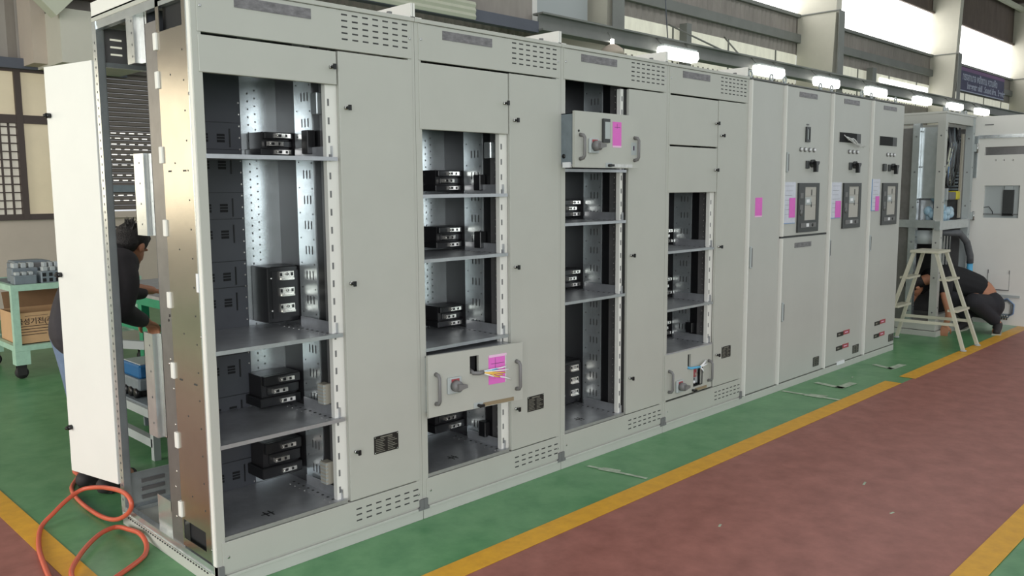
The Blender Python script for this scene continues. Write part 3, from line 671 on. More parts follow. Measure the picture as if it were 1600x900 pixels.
t5, d5, _ = tall_cab(4, 'narrow closed grey cabinet with a single pink tag on its plain door')
door_handle(d5, 4.005, .975, 1.13)
lab(MB().box(4.056, 4.155, -.0012, 0, 1.343, 1.473, 'pink').box(4.056, 4.155, -.0015, 0, 1.335, 1.345, 'pinkl').build('paper_tag', d5), 'pink paper tag')
t6, d6, d6b = tall_cab(5, 'breaker cabinet split by a black gap into upper and lower doors, four round indicator lamps', True)
nameplate(d6, 4.672, 4.966, 2.215, 2.252)
s = MB(); s.plate(4.786, 4.852, 1.885, 2.0, -.012, 0, [(4.806, 4.84, 1.905, 1.985)], 'blk_dk'); s.box(4.806, 4.84, -.004, 0, 1.905, 1.985, 'elecl'); s.build('meter', d6); MB().box(4.80, 4.838, -.004, 0, 2.012, 2.022, 'capg').build('small_label', d6)
pilots(d6, (4.715, 4.785, 4.86, 4.935), 1.828); cam_switch(d6, 4.83, 1.715); door_handle(d6, 4.505, 1.655, 1.80); pouch(d6, 4.462, 4.655, 1.275, 1.582, 4.555, 4.648, 1.317, 1.465); breaker_front(d6, 4.688)
nameplate(d6b, 4.672, 4.946, 1.084, 1.122); door_handle(d6b, 4.505, .535, .68); rating_plate(d6b, 5.055, 5.16, .10, .176)
t7, d7, _ = tall_cab(6, 'breaker cabinet with crumpled clear film hanging from its rectangular meter opening')
nameplate(d7, 5.452, 5.75, 2.217, 2.255)
s = MB(); s.plate(5.376, 5.805, 1.90, 1.99, -.003, 0, [(5.381, 5.80, 1.905, 1.985)], 'paint_b'); s.box(5.381, 5.80, -.002, 0, 1.905, 1.985, 'hole'); s.box(5.72, 5.80, -.0025, 0, 1.905, 1.985, 'blk_dk'); s.build('meter_opening', d7)
s = MB()
for k in range(5): s.tube([(5.45+k*.02, -.01, 1.965-.01*k), (5.50+k*.03, -.03, 1.93+.008*(k % 2)), (5.60+k*.03, -.035, 1.90-.006*k), (5.70+k*.035, -.03, 1.872+.012*(k % 3))], [.003, .005, .003, .002], 'film', 6)
lab(s.build('protective_film', d7), 'crumpled clear film')
pilots(d7, (5.578, 5.655, 5.735), 1.833); cam_switch(d7, 5.61, 1.715); door_handle(d7, 5.268, .98, 1.125); pouch(d7, 5.262, 5.458, 1.292, 1.580, 5.35, 5.452, 1.295, 1.43); breaker_front(d7, 5.486)
dual_label(d7, 5.49, .305); dual_label(d7, 5.48, .187); rating_plate(d7, 5.815, 5.942, .098, .17)
t8, d8, _ = tall_cab(7, 'last breaker cabinet of the long row, beside the cream stepladder')
nameplate(d8, 6.265, 6.56, 2.217, 2.252)
s = MB(); s.plate(6.196, 6.60, 1.90, 1.99, -.003, 0, [(6.20, 6.595, 1.905, 1.985)], 'paint_b'); s.box(6.2, 6.595, -.002, 0, 1.905, 1.985, 'hole'); s.box(6.5, 6.595, -.0025, 0, 1.905, 1.985, 'blk_dk'); s.build('meter_opening', d8)
pilots(d8, (6.385, 6.46, 6.535), 1.828); cam_switch(d8, 6.44, 1.71); MB().cbox(6.29, 6.35, -.02, 0, 1.68, 1.745, 'blk_dk', .004).build('key_switch', d8)
door_handle(d8, 6.08, .98, 1.12); pouch(d8, 6.078, 6.25, 1.335, 1.61, 6.16, 6.24, 1.33, 1.46); breaker_front(d8, 6.298)
dual_label(d8, 6.275, .305); dual_label(d8, 6.268, .19); rating_plate(d8, 6.615, 6.735, .095, .165)
tag(MB().box(5.50, 5.64, -.010, -.001, .045, .072, 'paper').build('folded_paper', loc=(5.57, -.005, .045)), 'small folded white paper tucked under the cabinet door with crumpled film above', 'paper')
# PART2
# ================================================================== OPEN SWITCHGEAR FRAME AND ITS DOOR AT THE FAR END
fc = thing('switchgear_cabinet', (7.74, -.04, 0), 'unfinished cabinet frame with open sides and wide open door behind the stepladder', 'switchgear cabinet')
X0, X1, Y0, Y1, ZT = 7.74, 8.66, -.04, .80, 2.28
MB().box(X0-.02, X1, Y0-.02, Y1, 0, .055, 'plinth').box(X0, X1, Y0, Y1, .06, .14, 'plinth').box(X0+.01, X1-.01, Y0+.01, Y1, .055, .06, 'black').build('plinth', fc, bevel=.003)
for nm, xa, ya, m in (('front_post', X0, Y0, 'white'), ('front_post', X1-.06, Y0, 'elecl'), ('middle_post', X0, Y0+.24, 'galv'), ('rear_post', X0, Y1-.06, 'galv'), ('rear_post', X1-.06, Y1-.06, 'galv')):
    e_ = .002 if nm != 'front_post' else -.002
    s = MB(); s.box(xa+e_, xa+.07, ya+e_, ya+.07, .14, ZT-.012, m if m != 'white' else 'paint_b')
    for k in range(6): s.cyl((xa-.001, ya+.035, .25+k*.36), (xa-.004, ya+.035, .25+k*.36), .008, 'capg', 8); s.cyl((xa+.035, ya-.001, .3+k*.36), (xa+.035, ya-.004, .3+k*.36), .008, 'capg', 8)
    s.build(nm, fc)
s = MB(); s.box(X0+.07, X1-.06, Y0, Y0+.05, ZT-.10, ZT-.01, 'paint_b'); s.box(X0, X0+.05, Y0+.07, Y1, ZT-.10, ZT-.01, 'paint_b'); s.box(X0, X1, Y1-.05, Y1, ZT-.1, ZT-.01, 'galv')
s.build('frame_rail', fc); MB().box(X0+.07, X1-.07, Y0+.0, Y0+.05, .14, .22, 'paint_b').build('bottom_rail', fc)
MB().box(X0-.01, X1+.01, Y0-.01, Y1, ZT-.01, ZT+.01, 'paint_b').build('roof_panel', fc)
s = MB()
for xx in (X0+.3, X1-.15, X1-.03): s = MB(); s.tube([(xx+.03*math.cos(a), .05, ZT+.035+.03*math.sin(a)) for a in [k*math.pi/8-.3 for k in range(18)]], .007, 'elecl', 8); s.build('lifting_eye', fc)
MB().cyl((X0+.03, Y0+.03, ZT), (X0+.03, Y0+.03, ZT+.06), .012, 'elecl', 10).build('bolt', fc)
MB().box(X0+.06, X0+.065, Y0+.07, Y0+.24, 1.42, 2.14, 'galv').build('side_sheet', fc)
MB().box(X0+.06, X0+.065, Y0+.31, Y1-.06, .14, 2.14, 'galv_d').build('side_sheet', fc)
MB().box(X0+.02, X1-.06, Y1-.03, Y1-.02, .14, 2.2, 'galv_d').build('rear_panel', fc)
s = MB(); s.box(X0-.03, X1-.05, Y0-.006, Y0+.05, 1.10, 1.19, 'galv'); s.box(X0-.02, X0+.03, Y0+.05, Y0+.50, 1.12, 1.20, 'galv'); s.box(X0, X1-.06, Y0+.05, Y1-.06, 1.12, 1.135, 'galv_m'); s.build('cross_rail', fc)
s = MB(); s.cbox(X0+.10, X0+.42, .08, .40, 1.14, 1.42, 'galv_m', .02); s.box(X0+.18, X0+.30, .07, .09, 1.33, 1.36, 'black'); s.cbox(X0+.12, X0+.34, .10, .30, 1.42, 1.5, 'capg', .01); s.cyl((X0+.2, .05, 1.25), (X0+.2, .1, 1.25), .04, 'chrome', 14); lab(s.build('wrapped_breaker', fc), 'breaker wrapped in pale blue plastic')
s = MB()
for k in range(9): s.ball((X0+.08+.05*(k % 3), .02+.045*(k//3), 1.22+.035*((k*5) % 7)), .05, .045, .05, 'wrap', 10, 7)
s.build('plastic_wrap', fc)
s = MB(); s.box(8.585, 8.59, .03, .70, .14, 2.15, 'galv_d')
for k in range(16): s.box(8.53, 8.585, .06, .16, 1.5+k*.036, 1.518+k*.036, 'elec'); s.box(8.55, 8.585, .18, .30, 1.5+k*.036, 1.52+k*.036, 'capg')
s.box(8.54, 8.585, .035, .055, 1.2, 2.1, 'beige'); s.build('mounting_plate', fc)
s = MB(); s.cbox(8.22, 8.40, .03, .12, 1.40, 1.48, 'capg', .01); s.cbox(8.40, 8.50, .02, .12, 1.40, 1.49, 'yel', .01); s.box(8.10, 8.15, .03, .08, 1.40, 1.52, 'elecl'); s.build('relay', fc)
s = MB(); random.seed(3)
for k in range(22):
    a = 8.12+random.random()*.38; s.tube([(a, .03+random.random()*.1, 2.16), (a+random.uniform(-.06,.06), .05, 1.98), (a+random.uniform(-.08,.08), .06, 1.78), (a+random.uniform(-.08,.08), .08, 1.55)], .009, random.choice(['cable', 'black', 'cable', 'elec', 'pouchb', 'black', 'cream']), 6)
s.build('cable_loom', fc)
s = MB(); s.box(8.15, 8.35, .10, .14, 1.2, 1.42, 'elecl')
for k in range(6): s.ball((8.10+.05*k, .05+.02*(k % 2), 1.22+.03*(k % 3)), .045, .04, .05, 'wrap', 10, 7)
s.build('plastic_wrap', fc)
MB().cyl((7.86, .15, .95), (7.86, .15, 1.09), .08, 'elecl', 16).build('insulator', fc)
s = MB(); s.box(8.12, 8.40, .08, .14, .62, 1.02, 'elec'); s.box(8.16, 8.19, .05, .09, .58, 1.05, 'chrome'); s.box(8.25, 8.28, .05, .09, .58, 1.05, 'chrome'); s.box(8.34, 8.37, .05, .09, .58, 1.05, 'chrome'); s.build('lower_gear', fc)
s = MB(); s.tube([(8.05, .05, 1.06), (8.25, -.07, 1.05), (8.40, -.10, .95), (8.47, -.12, .80), (8.48, -.12, .72)], .035, 'cable', 10); s.tube([(8.48, -.12, .72), (8.49, -.12, .52)], .03, 'cblue', 10); s.build('cable_loom', fc)
dx = 8.74
s = MB(); s.plate(-.80, .005, .05, 2.285, dx, dx+.03, [(-.79+.06, -.128, 1.872, 1.958), (-.485, -.145, 1.20, 1.546), (-.245, -.231, 1.808, 1.826), (-.325, -.311, 1.806, 1.824), (-.41, -.396, 1.804, 1.822)], 'white', 'x')
s.box(dx-.022, dx, -.012, .005, .05, 2.285, 'capg'); fd = s.build('door', fc)
s = MB(); s.box(dx-.012, dx, -.06, -.02, 1.63, 2.08, 'galv'); s.box(dx-.015, dx, -.76, -.06, 2.05, 2.085, 'galv'); s.box(dx-.006, dx, -.20, -.115, 2.19, 2.20, 'capg'); s.build('stiffener', fd)
s = MB(); s.box(dx+.03, dx+.2, -.49, -.14, 1.20, 1.55, 'elecl'); s.box(dx+.0, dx+.03, -.43, -.33, 1.22, 1.50, 'blk_dk'); s.box(dx+.01, dx+.03, -.42, -.34, 1.50, 1.54, 'elecl'); s.box(dx, dx+.02, -.485, -.145, 1.235, 1.245, 'capg')
s.tube([(dx, -.15, 1.31), (dx-.005, -.20, 1.32), (dx, -.235, 1.27), (dx+.0, -.24, 1.24)], .004, 'black', 6); s.build('instrument_back', fd); MB().box(dx+.03, dx+.05, -.73, -.125, 1.865, 1.965, 'galv_d').build('meter_back', fd)
s = MB(); s.box(dx-.012, dx, -.44, -.235, .42, .43, 'capg'); s.box(dx-.012, dx, -.237, -.232, .42, .64, 'capg'); s.box(dx-.012, dx, -.442, -.437, .42, .64, 'capg'); s.box(dx-.013, dx-.01, -.44, -.235, .43, .60, 'white'); s.box(dx-.02, dx, -.55, -.18, .35, .375, 'elecl'); s.build('document_pocket', fd)
s = MB(); s.box(dx-.03, dx, -.46, -.36, .13, .17, 'elec')
for k in range(4): s.cyl((dx-.03, -.375-k*.024, .15), (dx-.045, -.375-k*.024, .15), .008, 'chrome', 8); s.cyl((dx-.03, -.375-k*.024, .13), (dx-.04, -.375-k*.024, .11), .007, 'blk_dk', 8)
s.cbox(dx-.03, dx, -.36, -.32, .26, .31, 'elecl', .005)
for k in range(3): s.tube([(dx-.02, -.36, .30-k*.01), (dx-.03, -.44, .34-k*.012), (dx-.03, -.51+k*.012, .28), (dx-.03, -.505+k*.012, .18), (dx-.02, -.45, .14+k*.01)], .006, ('pouchb', 'cable', 'elec')[k], 6)
s.build('terminal_strip', fd)
s = MB()
for z in (1.95, 1.22): s.box(8.66, 8.75, -.06, -.01, z-.04, z+.04, 'elecl'); s.cyl((8.70, -.065, z-.05), (8.70, -.065, z+.05), .01, 'chrome', 10)
s.build('hinge', fd)
s = MB(); s.box(9.1, 9.9, .1, 1.0, 0, 2.25, 'paint_b'); s.box(9.05, 9.95, .05, 1.05, 0, .1, 'plinth'); s.box(9.1, 9.9, .085, .1, .12, 2.22, 'paint_b')
fb = s.build('switchgear_cabinet', loc=(9.5, .55, 0), bevel=.003); tag(fb, 'closed grey cabinet standing behind the wide open door at the far end', 'switchgear cabinet')

# ================================================================== STEPLADDER
ld = thing('stepladder', (7.28, -.15, 0), 'cream painted steel stepladder with steps on both sides, standing beside the unfinished frame', 'ladder')
NF = [Vector((7.085, -.513, .01)), Vector((7.485, -.518, .01))]; NT = [Vector((7.14, -.215, .91)), Vector((7.41, -.215, .91))]
FF = [Vector((7.02, .23, .01)), Vector((7.42, .22, .01))]; FT = [Vector((7.14, -.01, .91)), Vector((7.40, -.01, .91))]
for A, B in ((NF, NT), (FF, FT)):
    for a, b in zip(A, B):
        s = MB(); s.bar(a, b, .032, .028, 'ladder', up=(0, 1, 0)); s.ball((a.x, a.y, .012), .03, .03, .012, 'elecl', 10, 6); s.build('leg', ld)
    for t in (.40, .72):
        p = A[0].lerp(B[0], t); q = A[1].lerp(B[1], t); s = MB(); sg = -1 if A is NF else 1
        s.cbox(p.x-.0, q.x+.0, min(p.y, p.y+.07*-sg)-.0, max(p.y, p.y+.07*-sg), p.z-.012, p.z+.012, 'ladder', .003) if False else s.box(p.x, q.x, p.y-.045, p.y+.045, p.z-.010, p.z+.010, 'ladder'); s.build('step', ld)
MB().box(7.11, 7.44, -.245, .02, .905, .93, 'ladder').build('top_platform', ld, bevel=.004)
for k in (0, 1):
    p = NF[k].lerp(NT[k], .26); q = FF[k].lerp(FT[k], .26); MB().bar(p, q, .014, .028, 'ladder').build('spreader_bar', ld)

# ================================================================== LAMPS ALONG THE CRANE BEAM
G = None
def flu(x, z, label):
    t = thing('fluorescent_lamp', (x, 6.85, z), label, 'lamp', 'fluorescent lamps along the crane beam')
    del t['group']
    s = MB(); s.prism([(x-.60, z+.11), (x+.60, z+.11), (x+.63, z-.02), (x+.56, z-.10), (x-.56, z-.10), (x-.63, z-.02)], 6.72, 6.9, 'lamp'); s.build('diffuser', t, bevel=.02)
    s = MB(); s.box(x-.58, x+.58, 6.74, 6.9, z+.11, z+.15, 'elecl'); s.cyl((x-.5, 6.85, z+.15), (x-.5, 7.0, z+.30), .012, 'beam', 8); s.cyl((x+.5, 6.85, z+.15), (x+.5, 7.0, z+.30), .012, 'beam', 8); s.build('housing', t)
for x, z, l in ((13.2, 4.17, 'largest lit fluorescent lamp under the crane beam, nearest above the row of cabinets'), (16.9, 4.17, 'lit fluorescent lamp under the crane beam, second from the nearest'), (19.9, 4.17, 'lit fluorescent lamp under the crane beam above the split-door breaker cabinet'),
              (23.05, 4.17, 'lit fluorescent lamp under the crane beam above the last breaker cabinet of the row'), (26.65, 4.17, 'lit fluorescent lamp just past the end of the cabinet row'), (29.7, 4.18, 'lit fluorescent lamp above the unfinished cabinet frame'), (32.6, 4.18, 'smallest lit fluorescent lamp, farthest along the crane beam')):
    flu(x, z, l)
t = thing('pendant_lamp', (11.13, 6.85, 4.02), 'small round pendant lamp with pinkish shade hanging below the crane beam', 'lamp')
s = MB(); s.tube([(11.13, 6.85, 4.16), (11.13, 6.85, 4.12), (11.13, 6.85, 4.06), (11.13, 6.85, 3.96)], [.03, .12, .2, .23], 'wall_b', 20); s.build('lamp_shade', t)
MB().cyl((11.13, 6.85, 4.16), (11.13, 6.85, 4.24), .035, 'lamp').build('bulb_neck', t); MB().cyl((11.13, 6.85, 4.24), (11.13, 6.95, 4.38), .015, 'beam').build('lamp_cord', t)
# conduit rods and cables under the beam
s = MB(); s.tube([(13.3, 7.3, 6.3), (13.4, 7.2, 4.5)], .012, 'beam_d', 6); s.tube([(15.0, 8.3, 5.2), (16.2, 7.2, 4.46)], .02, 'beam', 6); s.tube([(17.4, 8.3, 5.2), (16.4, 7.2, 4.46)], .02, 'beam', 6); s.tube([(12.4, 8.3, 5.3), (11.5, 7.2, 4.46)], .02, 'beam', 6)
s.box(15.6, 15.8, 8.2, 8.4, 4.2, 5.3, 'beam'); s.box(26.2, 26.5, 8.2, 8.4, 4.2, 5.3, 'beam'); s.box(9.45, 9.6, 7.3, 7.4, 4.3, 6.0, 'white'); s.box(9.7, 11.2, 7.5, 7.6, 4.3, 6.0, 'elecl')
struct(s.build('trim_13'))
# banner
bn = thing('banner', (37.9, 8.35, 5.25), 'navy banner with two pale lines of lettering high on the far wall', 'banner')
s = MB(); s.box(34.9, 40.9, 8.36, 8.39, 5.27, 6.2, 'navy'); s.box(34.9, 40.9, 8.355, 8.36, 6.06, 6.2, 'banp'); s.box(34.9, 40.9, 8.35, 8.36, 5.27, 5.31, 'banw'); s.build('banner_cloth', bn)
text_mesh('lettering', 'ทรงอานาจ พลังงาน ความคิด', .40, 'banw', TF(35.3, 8.35, 5.72), bn, bold=.012)
text_mesh('lettering', 'Integrate skill . Sound idea . Service', .36, 'banw', TF(35.9, 8.35, 5.40), bn, bold=.012)

# ================================================================== PEOPLE
def remeshed(mb, name, parent, vox=.008, smooth=6, loc=None):
    o = mb.build(name, parent, loc=loc)
    r = o.modifiers.new('r', 'REMESH'); r.mode = 'VOXEL'; r.voxel_size = vox; r.use_smooth_shade = True
    q = o.modifiers.new('s', 'SMOOTH'); q.iterations = smooth; q.factor = .5
    dg = bpy.context.evaluated_depsgraph_get(); dg.update(); me = bpy.data.meshes.new_from_object(o.evaluated_get(dg)); o.modifiers.clear(); o.data = me
    for p in me.polygons: p.use_smooth = True
    return o
def curve(pts, radii, n=6):
    P = [Vector(p) for p in pts]; out = []; rr = []
    for i in range(len(P)-1):
        p0 = P[max(0, i-1)]; p1 = P[i]; p2 = P[i+1]; p3 = P[min(len(P)-1, i+2)]
        for k in range(n):
            t = k/n; out.append(.5*((2*p1)+(p2-p0)*t+(2*p0-5*p1+4*p2-p3)*t*t+(-p0+3*p1-3*p2+p3)*t**3)); rr.append(radii[i]*(1-t)+radii[i+1]*t)
    out.append(P[-1]); rr.append(radii[-1]); return out, rr
def limb(b, pts, radii, m, n=6):
    o, r = curve(pts, radii, n); b.tube(o, r, m, 14)
    b.ball(o[0], r[0], r[0], r[0], m); b.ball(o[-1], r[-1], r[-1], r[-1], m)
def head(b, c, face, up, m='skin', s=1.0):
    """head with brow, nose, jaw and ears; face and up are unit directions"""
    f = Vector(face).normalized(); u = Vector(up); u = (u-f*u.dot(f)).normalized(); r = f.cross(u); c = Vector(c)
    Rm = Matrix((r, f, u)).transposed().to_4x4()
    def bl(p, rx, ry, rz):
        q = MB(); q.ball((0, 0, 0), rx*s, ry*s, rz*s, m)
        vs = [c+(Rm @ (Vector(p)*s+v)) for v in q.v]; b.add(vs, q.f, m, True)
    bl((0, -.01, .03), .075, .095, .09); bl((0, .02, -.03), .062, .075, .075); bl((0, .055, -.075), .035, .035, .03)
    bl((0, .098, -.018), .014, .02, .022); bl((0, .085, .0), .010, .016, .035); bl((0, .085, -.055), .026, .012, .008); bl((0, .085, -.066), .022, .012, .007)
    bl((-.03, .078, .022), .022, .014, .008); bl((.03, .078, .022), .022, .014, .008)
    for sx in (-1, 1): bl((sx*.078, -.005, -.01), .012, .02, .032)
    return c, Rm, s
def hand(b, wrist, d, palm_n, m='skin', curl=.5, s=1.0, side=1):
    """palm, four bent fingers and a thumb; d = direction of the fingers, palm_n = out of the back of the hand"""
    d = Vector(d).normalized(); n = Vector(palm_n); n = (n-d*n.dot(d)).normalized(); w = d.cross(n)*side; wr = Vector(wrist)
    for k in range(4):
        o = (k-1.5)*.019*s; b.tube([wr+w*o*.6, wr+d*.045*s+w*o, wr+d*.088*s+w*o*1.05], [.014*s, .0125*s, .0105*s], m, 10)
        L = (.068, .078, .074, .058)[k]*s; p = wr+d*.088*s+w*o*1.05; a = 0; pts = [p]; 
        for j in range(3): a += curl*(.5+.25*j); p = p+(d*math.cos(a)-n*math.sin(a))*L*(.42, .32, .26)[j]; pts.append(p)
        b.tube(pts, [.0098*s, .0092*s, .0085*s, .007*s], m, 10); b.ball(pts[-1], .0075*s, .0075*s, .0075*s, m, 8, 6)
    p = wr+d*.02*s-w*.022*s; q = p+(d*.6-w*.7-n*.25).normalized()*.04*s; e = q+(d*.85-w*.2-n*.45).normalized()*.032*s; f = e+(d*.9-n*.4).normalized()*.024*s
    b.tube([p, q, e, f], [.014*s, .0115*s, .010*s, .008*s], m, 10); b.ball(f, .008*s, .008*s, .008*s, m, 8, 6)

# --- person leaning over the table behind the first cabinet
pa = thing('person', (.10, 1.55, 0), 'person in charcoal jacket and blue jeans bending over the green work table', 'person')
b = MB(); hc, Rm, hs = head(b, (.465, 1.90, 1.235), (.72, .42, -.55), (.35, .2, .9))
limb(b, [(.33, 1.83, 1.15), (.40, 1.865, 1.19), (.445, 1.89, 1.22)], [.06, .055, .055], 'skin'); limb(b, [(.26, 1.80, 1.08), (.15, 1.73, .95), (.12, 1.69, .88)], [.11, .10, .10], 'skin')
limb(b, [(.30, 1.75, 1.1), (.31, 1.67, .93), (.44, 1.80, .84), (.535, 1.92, .79)], [.05, .042, .034, .026], 'skin'); hand(b, (.535, 1.925, .787), (.6, .65, -.35), (.2, .2, 1), curl=.7, s=1.05)
limb(b, [(.20, 1.93, 1.1), (.36, 2.12, 1.0), (.58, 2.22, .96), (.72, 2.28, .93)], [.05, .042, .034, .026], 'skin'); hand(b, (.72, 2.28, .925), (.9, .35, -.1), (0, 0, 1), curl=.35, s=1.05, side=-1)
for h, k, a, f in (((.08, 1.76, .86), (.10, 1.70, .47), (.08, 1.64, .10), (.19, 1.73, .05)), ((.18, 1.65, .86), (.17, 1.56, .47), (.12, 1.46, .10), (.24, 1.53, .05))): limb(b, [h, k, a, f], [.075, .05, .035, .03], 'skin')
remeshed(b, 'body', pa, .006, 3)
b = MB(); limb(b, [(.095, 1.68, .83), (.13, 1.71, .93), (.20, 1.75, 1.04), (.275, 1.81, 1.14), (.34, 1.85, 1.175)], [.150, .15, .155, .145, .09], 'jacket')
limb(b, [(.34, 1.74, 1.155), (.335, 1.665, 1.05), (.31, 1.66, .92), (.38, 1.73, .865), (.48, 1.85, .815)], [.085, .072, .062, .054, .043], 'jacket'); limb(b, [(.20, 1.96, 1.13), (.30, 2.08, 1.0), (.46, 2.17, .955), (.64, 2.25, .925)], [.085, .07, .058, .043], 'jacket')
limb(b, [(.22, 1.93, 1.14), (.35, 1.74, 1.15)], [.09, .09], 'jacket'); remeshed(b, 'jacket', pa, .009, 5)
b = MB()
for h, k, a in (((.08, 1.76, .80), (.10, 1.72, .47), (.08, 1.64, .12)), ((.18, 1.64, .80), (.17, 1.56, .47), (.12, 1.46, .12))): limb(b, [h, k, a], [.110, .078, .062], 'jeans')
limb(b, [(.09, 1.73, .80), (.17, 1.66, .80)], [.115, .115], 'jeans'); remeshed(b, 'jeans', pa, .009, 5)
for a, f in (((.08, 1.64), (.22, 1.74)), ((.12, 1.46), (.26, 1.55))):
    b = MB(); A = Vector((a[0], a[1], .045)); F = Vector((f[0], f[1], .038)); B_ = A-(F-A)*.25
    limb(b, [B_, A, A.lerp(F, .6), F], [.042, .044, .042, .034], 'shoe'); b.bar((B_.x, B_.y, .012), (F.x+(F-A).x*.15, F.y+(F-A).y*.15, .012), .085, .022, 'shoe'); limb(b, [A, A+Vector((0, 0, .06))], [.045, .048], 'shoe'); remeshed(b, 'shoe', pa, .006, 3)
b = MB(); q = MB(); q.ball((0, -.018, .045), .089, .100, .088, 'hair', 20, 14); q.ball((0, -.055, .0), .080, .062, .085, 'hair', 18, 12); q.ball((0, .05, .085), .06, .04, .03, 'hair')
b.add([hc+(Rm @ v) for v in q.v], q.f, 'hair', True); random.seed(5)
for k in range(46):
    a = random.uniform(0, 6.28); e = random.uniform(.1, 1.3); p = Vector((math.cos(a)*math.cos(e)*.085, math.sin(a)*math.cos(e)*.095-.02, .05+math.sin(e)*.085)); q2 = p*1.22+Vector((0, 0, random.uniform(-.01, .02)))
    b.tube([hc+Rm @ (p*.9), hc+Rm @ (p*1.08), hc+Rm @ q2], [.010, .007, .002], 'hair', 6)
remeshed(b, 'hair', pa, .005, 1)

# --- person crouching inside the unfinished frame
pb = thing('person', (8.40, -.25, 0), 'person in a black t-shirt and black trousers crouching into the unfinished cabinet frame', 'person')
b = MB(); hb = head(b, (7.90, .24, .50), (-.1, .45, -.9), (-.6, .6, .3)); 
limb(b, [(8.02, .08, .58), (7.93, .15, .56)], [.06, .055], 'skin')
limb(b, [(8.46, -.30, .30), (8.42, -.26, .42), (8.30, -.14, .52)], [.13, .135, .12], 'skin')
limb(b, [(7.96, -.02, .56), (7.87, -.09, .40), (7.865, -.13, .24), (7.87, -.10, .12)], [.048, .045, .036, .026], 'skin'); hand(b, (7.87, -.10, .12), (0, .1, -1), (-1, -.3, 0), curl=.5)
limb(b, [(8.12, .18, .56), (8.0, .25, .42), (7.95, .3, .28)], [.048, .04, .028], 'skin'); hand(b, (7.95, .3, .28), (-.3, .3, -.9), (-1, 0, 0), curl=.6, side=-1)
for h, k, a, f in (((8.40, -.34, .28), (8.08, -.30, .38), (8.42, -.43, .12), (8.30, -.45, .04)), ((8.48, -.18, .28), (8.15, -.05, .40), (8.42, -.14, .12), (8.30, -.10, .04))): limb(b, [h, k, a, f], [.09, .058, .038, .03], 'skin')
remeshed(b, 'body', pb, .008, 3)
b = MB(); q = MB(); q.ball((0, -.02, .04), .090, .104, .090, 'hair', 20, 14); q.ball((0, -.055, -.01), .082, .066, .085, 'hair', 18, 12); b.add([hb[0]+(hb[1] @ v) for v in q.v], q.f, 'hair', True); remeshed(b, 'hair', pb, .006, 1)
b = MB(); limb(b, [(8.37, -.20, .475), (8.24, -.09, .535), (8.11, .02, .575), (8.03, .08, .585)], [.150, .160, .150, .10], 'tshirt'); limb(b, [(7.99, -.03, .58), (7.905, -.075, .46)], [.085, .062], 'tshirt'); limb(b, [(8.14, .17, .57), (8.05, .22, .46)], [.085, .065], 'tshirt'); limb(b, [(8.0, -.02, .58), (8.13, .16, .58)], [.095, .095], 'tshirt')
limb(b, [(8.44, -.245, .42), (8.37, -.2, .46)], [.125, .145], 'tshirt'); remeshed(b, 't_shirt', pb, .010, 5)
b = MB(); limb(b, [(8.42, -.34, .29), (8.50, -.20, .29)], [.155, .155], 'trousers')
for h, k, a in (((8.40, -.34, .28), (8.06, -.30, .36), (8.40, -.42, .13)), ((8.48, -.18, .28), (8.15, -.05, .40), (8.42, -.14, .14))): b.tube([h, k], [.125, .088], 'trousers', 16); b.ball(k, .088, .088, .088, 'trousers'); b.tube([k, a], [.088, .062], 'trousers', 16)
remeshed(b, 'trousers', pb, .010, 5)
for a, f in (((8.46, -.43, .085), (8.28, -.47, .035)), ((8.46, -.14, .085), (8.30, -.10, .035))):
    b = MB(); A = Vector(a); F = Vector(f); limb(b, [A, A.lerp(F, .5)+Vector((0, 0, .01)), F], [.046, .046, .034], 'shoe'); o = remeshed(b, 'shoe', pb, .006, 3)
    d = (F-A).normalized(); s = MB(); s.bar(A-d*.05-Vector((0, 0, .045)), A.lerp(F, .6)-Vector((0, 0, .045)), .085, .018, 'sole'); s.bar(A.lerp(F, .55)-Vector((0, 0, .045)), (F.x+d.x*.03, F.y+d.y*.03, .008), .085, .016, 'sole'); s.build('sole', o)

# ================================================================== WORK TABLE BEHIND THE FIRST CABINET
wt = thing('work_table', (.80, 1.95, 0), 'green steel work table with pale top behind the open rear of the first cabinet', 'table')
MB().box(.78, 2.2, 1.95, 3.5, .855, .875, 'galv_m').build('table_top', wt)
s = MB(); s.box(.78, .82, 1.99, 3.46, .80, .855, 'dgreen'); s.box(.78, 2.2, 1.95, 1.99, .80, .855, 'dgreen'); s.box(.78, 2.2, 3.46, 3.5, .80, .855, 'dgreen'); s.box(.8, 2.2, 2.5, 2.54, .63, .67, 'dgreen'); s.box(.78, .82, 1.95, 3.5, .62, .66, 'dgreen'); s.box(.8, 2.18, 2.0, 3.48, .48, .50, 'cream'); s.build('table_frame', wt)
for x, y in ((.78, 1.95), (2.15, 1.95), (.78, 2.62), (.78, 3.44), (2.15, 3.44)): MB().box(x, x+.05, y, y+.06, 0, .80, 'dgreen').build('leg', wt)
tag(MB().cbox(.84, 1.7, 2.05, 2.26, .876, .888, 'paper', .003).build('paper_sheet', loc=(1.1, 2.3, .876)), 'white paper sheet spread on the green work table under the dark cloth', 'paper')
b = MB(); 
for k in range(7): b.ball((.95+.07*k, 2.42+.03*math.sin(k*2), .93+.012*math.cos(k*3)), .085, .10, .042, 'tshirt', 12, 8)
tag(remeshed(b, 'dark_cloth', None, .010, 3, loc=(1.15, 2.42, .89)), 'crumpled black cloth lying on the green work table', 'cloth')
for n_, (x0, x1, y0, y1, z0, z1, l) in enumerate(((1.35, 1.9, 2.9, 3.3, .876, .99, 'white stack of sheets at the back of the green work table'),)):
    s = MB()
    for k in range(6): s.box(x0+.01*(k % 2), x1-.012*(k % 3), y0, y1-.01*(k % 2), z0+(z1-z0)*k/6, z0+(z1-z0)*(k+.85)/6, 'paper')
    tag(s.build('paper_stack', loc=((x0+x1)/2, (y0+y1)/2, z0)), l, 'paper')
